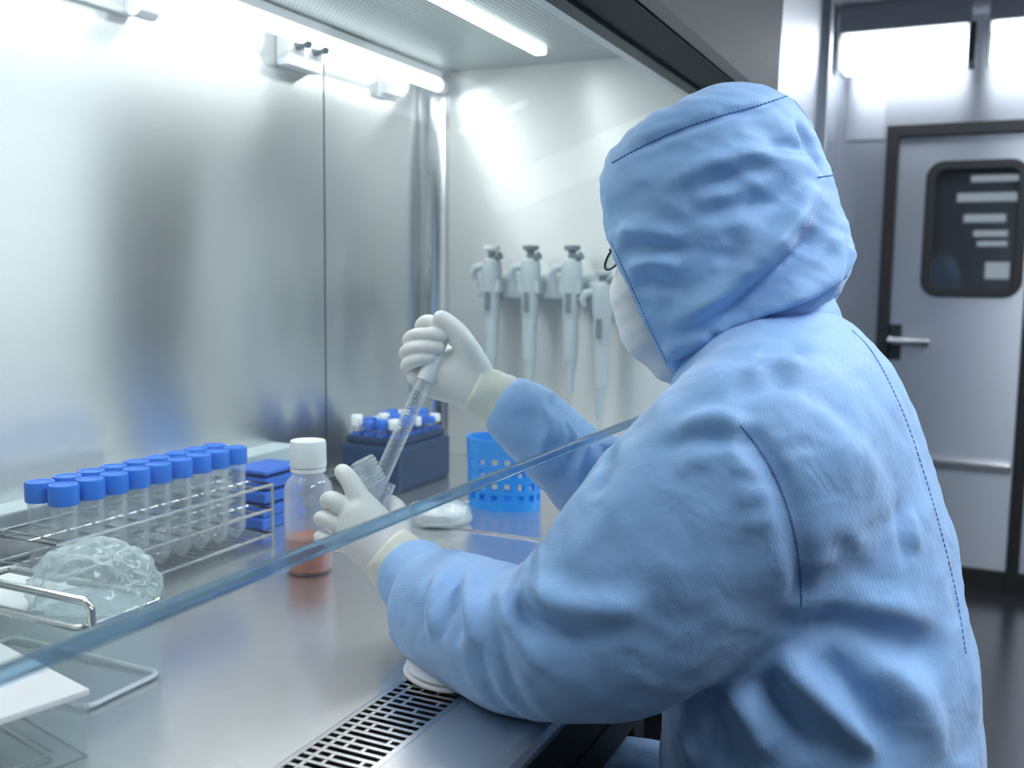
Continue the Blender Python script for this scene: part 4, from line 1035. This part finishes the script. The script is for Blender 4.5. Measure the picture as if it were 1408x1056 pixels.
for s_ in (-1, 1):
    c0 = hp(848, 350, s_ * .034); ln = MB(); vs = [c0]
    for k in range(28):
        a = 2 * PI * k / 28; vs.append(c0 + np.array([.024 * math.cos(a), -.006 * math.sin(a), .0]) + np.array([0, -.004, .0165]) * math.sin(a))
    hold(ln.add(vs, [(0, 1 + k, 1 + (k + 1) % 28) for k in range(28)]).build('lens', 'box_clear'), glo)

# ---- gloves
def hand_field(dep, lo_px, hi_px, rng, h=.0017):
    cs_ = [at_d(x, y, d) for x in (lo_px[0], hi_px[0]) for y in (lo_px[1], hi_px[1]) for d in (dep - rng, dep + rng)]
    return Field(np.min(cs_, 0), np.max(cs_, 0), h)
RD = 1.215
def hpx(dep):
    def f(px, py, dz, r): return (at_d(px, py, dep + dz / 1000.0), r * dep / FOC, r * dep / FOC)
    return f
def dense(rows, m=4): return spline(rows, m)
def finger(fd, f, rows, k=.004): fd.chain([f(*r) for r in dense(rows, 4)], k, pad=.02)
f = hpx(RD)
rg = hand_field(RD, (535, 415), (712, 600), .075)
rg.chain([f(*r) for r in dense([(690, 551, 0, 37.5), (668, 543, 0, 35), (650, 532, 2, 33.5), (628, 518, 6, 31), (612, 512, 12, 27)])], 0, pad=.02)
rg.chain([f(*r) for r in dense([(640, 500, 8, 24), (606, 492, 24, 18), (596, 478, 28, 15)])], .012, pad=.02)
rg.chain([f(*r) for r in dense([(620, 530, 10, 24), (595, 530, 12, 18), (574, 517, 12, 15)])], .012, pad=.02)
finger(rg, f, [(655, 505, -6, 20), (641, 478, -10, 17.5), (627, 456, -13, 14.5), (611, 441, -14, 12.2), (606, 438, -14, 11)], .010)      # thumb
finger(rg, f, [(612, 486, 26, 13), (590, 464, 28, 11), (580, 449, 16, 10.2), (588, 442, 2, 9.8), (600, 446, -8, 9.2), (605, 452, -10, 8.6)], .0012)     # index
finger(rg, f, [(604, 494, 28, 13), (574, 478, 30, 11), (563, 468, 14, 10.2), (573, 461, -6, 10), (594, 460, -15, 9.8), (609, 462, -13, 9.2)], .0012)   # middle
finger(rg, f, [(600, 507, 28, 13), (570, 496, 30, 11), (558, 486, 14, 10), (567, 479.5, -7, 9.8), (586, 477.5, -16, 9.5), (603, 478.5, -14, 9)], .0012)   # ring
finger(rg, f, [(598, 520, 26, 13), (572, 513, 26, 11), (560, 504, 12, 9.8), (566, 498, -5, 9.5), (579, 494, -14, 9.2), (592, 492, -13, 8.6)], .0012)    # little
Vg, Fg = rg.mesh(2)
hold(arr_obj('glove', Vg, Fg, 'glove'), person)['label'] = 'white latex glove of the raised hand'
# rolled cuffs
def cuff(a, b, r0, r1, name='glove_cuff'):
    a = np.asarray(a); b = np.asarray(b); ax = (b - a) / np.linalg.norm(b - a)
    u_ = np.cross(ax, (0, 0, 1)); u_ /= np.linalg.norm(u_); w_ = np.cross(ax, u_); mb = MB(); n = 40; vs = []; fs = []; m = 8
    for i in range(m):
        t = i / (m - 1); c = a + (b - a) * t; r = r0 + (r1 - r0) * t
        for k in range(n):
            th = 2 * PI * k / n; rr = r * (1 + .02 * math.sin(5 * th + 7 * t) + .012 * math.sin(11 * th - 9 * t))
            vs.append(c + (u_ * math.cos(th) + w_ * math.sin(th)) * rr)
    for i in range(m - 1):
        for k in range(n): fs.append((i * n + k, i * n + (k + 1) % n, (i + 1) * n + (k + 1) % n, (i + 1) * n + k))
    o = mb.add(vs, fs).build(name, 'cuff', smooth='all'); s_ = o.modifiers.new('film', 'SOLIDIFY'); s_.thickness = .0012
    return hold(o, person)
cuff(at_d(652, 534, RD), at_d(690, 553.5, RD), 35 * RD / FOC, 38.5 * RD / FOC)
LD = 1.125
f = hpx(LD)
lg = hand_field(LD, (415, 620), (600, 830), .075)
lg.chain([f(*r) for r in dense([(556, 782, -6, 40), (540, 768, -4, 40), (522, 748, 0, 38), (508, 728, 2, 36), (499, 712, 4, 31)])], 0, pad=.02)
lg.chain([f(*r) for r in dense([(522, 755, 0, 32), (496, 738, 2, 28), (486, 730, 4, 22)])], .012, pad=.02)
finger(lg, f, [(508, 706, 2, 19), (494, 684, 4, 15.5), (483, 664, 8, 13.5), (473, 651, 14, 12.2), (470, 648, 24, 10.5)], .004)     # index
finger(lg, f, [(494, 712, 4, 16), (474, 697, 4, 13.8), (456, 687, 10, 12.5), (451, 690, 28, 11.5), (460, 696, 46, 10.5)], .002)       # middle
finger(lg, f, [(488, 728, 4, 15), (464, 721, 5, 11.6), (446, 713, 10, 10.6), (441, 713, 26, 10), (450, 716, 42, 9.5)], .0015)       # ring
finger(lg, f, [(484, 748, 5, 14), (462, 747, 6, 10.8), (446, 741, 10, 9.8), (440, 738, 24, 9.2), (447, 738, 38, 8.6)], .0015)        # little
finger(lg, f, [(545, 738, 14, 22), (550, 716, 30, 17), (546, 700, 44, 13.5), (538, 692, 54, 12)], .010)                         # thumb
Vg, Fg = lg.mesh(2)
hold(arr_obj('glove', Vg, Fg, 'glove'), person)['label'] = 'white latex glove holding the small clear flask'
cuff(at_d(530, 758, LD - .002), at_d(557, 782, LD - .008), 41 * LD / FOC, 44 * LD / FOC)
for s_ in (-1, 1):          # shoes
    x_ = PX + s_ * .125
    sh = Field((x_ - .08, .38, 0), (x_ + .08, .80, .20), .006)
    sh.chain([((x_, .47, .06), .05, .042), ((x_, .62, .045), .04, .045), ((x_, .70, .038), .032, .042)], 0, (0, 0, 1)); sh.chain([((x_, .49, .13), .05, .05), ((x_, .48, .06), .05, .045)], .02)
    sh.D = np.maximum(sh.D, (0.004 - (sh.lo[2] + sh.h * np.arange(sh.n[2])))[None, None, :]).astype(np.float32)
    Vs, Fs_ = sh.mesh(1); hold(arr_obj('shoe_cover', Vs, Fs_, 'mask'), person)
# stool under the person
stl = thing('lab_stool', 'dark round lab stool under the seated person', 'stool', (1.04, .04, 0))
MB().lathe([(.02, .36), (.165, .363), (.178, .375), (.178, .40), (.165, .415), (.02, .417)], 32).build('seat', 'black', stl, smooth=True)
MB().lathe([(.025, .06), (.025, .36)], 16).build('column', 'chrome', stl, smooth=True)
for k in range(5):
    a = 2 * PI * k / 5 + .3
    MB().tube([(0, 0, .075), (.24 * math.cos(a), .24 * math.sin(a), .05)], [.022, .014], 8).build('leg', 'chrome', stl, smooth=True)
    MB().lathe([(.018, 0), (.022, .01), (.022, .03), (.012, .042)], 10, Matrix.Translation((.24 * math.cos(a), .24 * math.sin(a), 0))).build('caster', 'black', stl, smooth=True)

# ------------------------------------------------------------------ pipette held in the raised hand
pa = at_d(596, 497, RD - .006); pb = at_d(517, 672, 1.185)
ax = Vector(pb - pa); Lp = ax.length
sp = thing('serological_pipette', 'clear graduated pipette held in the raised glove over the flask', 'pipette', tuple(pb))
rotm = Matrix.Translation(Vector(pb)) @ (-ax).to_track_quat('Z', 'Y').to_matrix().to_4x4()
def rpart(mb, name, mat, parent, **kw): return hold(mb.build(name, mat, **kw), parent)
rp = .0098
rpart(MB().lathe([(.0025, -.045), (.004, -.03), (rp - .002, -.012), (rp, 0), (rp, Lp - .02), (rp - .0012, Lp - .02), (rp - .0012, 0), (rp - .003, -.01)], 24, rotm, cap0=False, cap1=False), 'barrel', 'tube_clear', sp, smooth=True)
rpart(MB().lathe([(rp + .0006, Lp - .026), (rp + .0012, Lp - .02), (rp, Lp - .004), (.0075, Lp + .02), (.0065, Lp + .05)], 24, rotm), 'mouthpiece', 'white', sp, smooth=True)
gm = MB(); camd = (Vector(O3) - Vector(pb)).normalized()
for k in range(26):
    z = .012 + k * (Lp - .05) / 26; w_ = .9 if k % 5 == 0 else .45
    loc = rotm.inverted().to_3x3() @ camd; a0 = math.atan2(loc.y, loc.x) - .35
    pts = [rotm @ Vector(((rp + .0002) * math.cos(a0 + q * w_), (rp + .0002) * math.sin(a0 + q * w_), z)) for q in (-.5, -.25, 0, .25, .5)]
    gm.tube(pts, .0007, 4)
rpart(gm, 'graduation_marks', 'grey', sp)
# ------------------------------------------------------------------ small flask in the left hand with its cap
fm = at_d(531, 662, 1.175); fb = at_d(500, 735, 1.17)
fx_ = Vector(fm - fb); fl_L = fx_.length
fr_ = Matrix.Translation(Vector(fb)) @ fx_.to_track_quat('Z', 'Y').to_matrix().to_4x4()
fk = thing('culture_flask', 'small clear flask with open neck held in the left glove', 'flask', tuple(fb))
rpart(MB().lathe([(.012, 0), (.0145, .004), (.0145, fl_L - .026), (.0125, fl_L - .020), (.0125, fl_L - .002), (.0135, fl_L), (.0115, fl_L), (.0112, fl_L - .02), (.0130, fl_L - .027), (.0130, .005)], 28, fr_, cap1=False), 'body', 'bottle_clear', fk, smooth=True)
for k in range(2): rpart(MB().lathe([(.0124, fl_L - .014 + k * .006), (.0136, fl_L - .0125 + k * .006), (.0124, fl_L - .011 + k * .006)], 28, fr_, cap0=False, cap1=False), 'thread', 'tube_clear', fk, smooth=True)
cm = at_d(497, 632, 1.165); cb_ = at_d(516, 668, 1.168)
cx_ = Vector(cm - cb_); cL = cx_.length
cr_ = Matrix.Translation(Vector(cb_)) @ cx_.to_track_quat('Z', 'Y').to_matrix().to_4x4()
M['ribs'] = thin_clear('cap_rib_plastic', (.97, .98, .98), .30, (.9, .93, .95), .1, .5, 1.5, .7)
ck = thing('ribbed_cap', 'ribbed clear flask cap pinched beside the index finger', 'cap', tuple(cb_))
cp = MB(); prof = [(.0150, 0)] + [(.0160 if i % 2 else .0142, .003 + i * (cL - .006) / 9) for i in range(10)] + [(.0135, cL), (.011, cL), (.011, .002)]
rpart(cp.lathe(prof, 32, cr_, cap0=False, cap1=False), 'shell', 'tube_clear', ck, smooth='all')
for k in range(6): rpart(MB().lathe([(.0152, .003 + k * (cL - .008) / 5.5), (.0166, .0042 + k * (cL - .008) / 5.5), (.0152, .0056 + k * (cL - .008) / 5.5)], 32, cr_, cap0=False, cap1=False), 'rib', 'ribs', ck, smooth='all')
rpart(MB().lathe([(.013, cL - .001), (.002, cL - .0005)], 32, cr_), 'top', 'bottle_clear', ck)
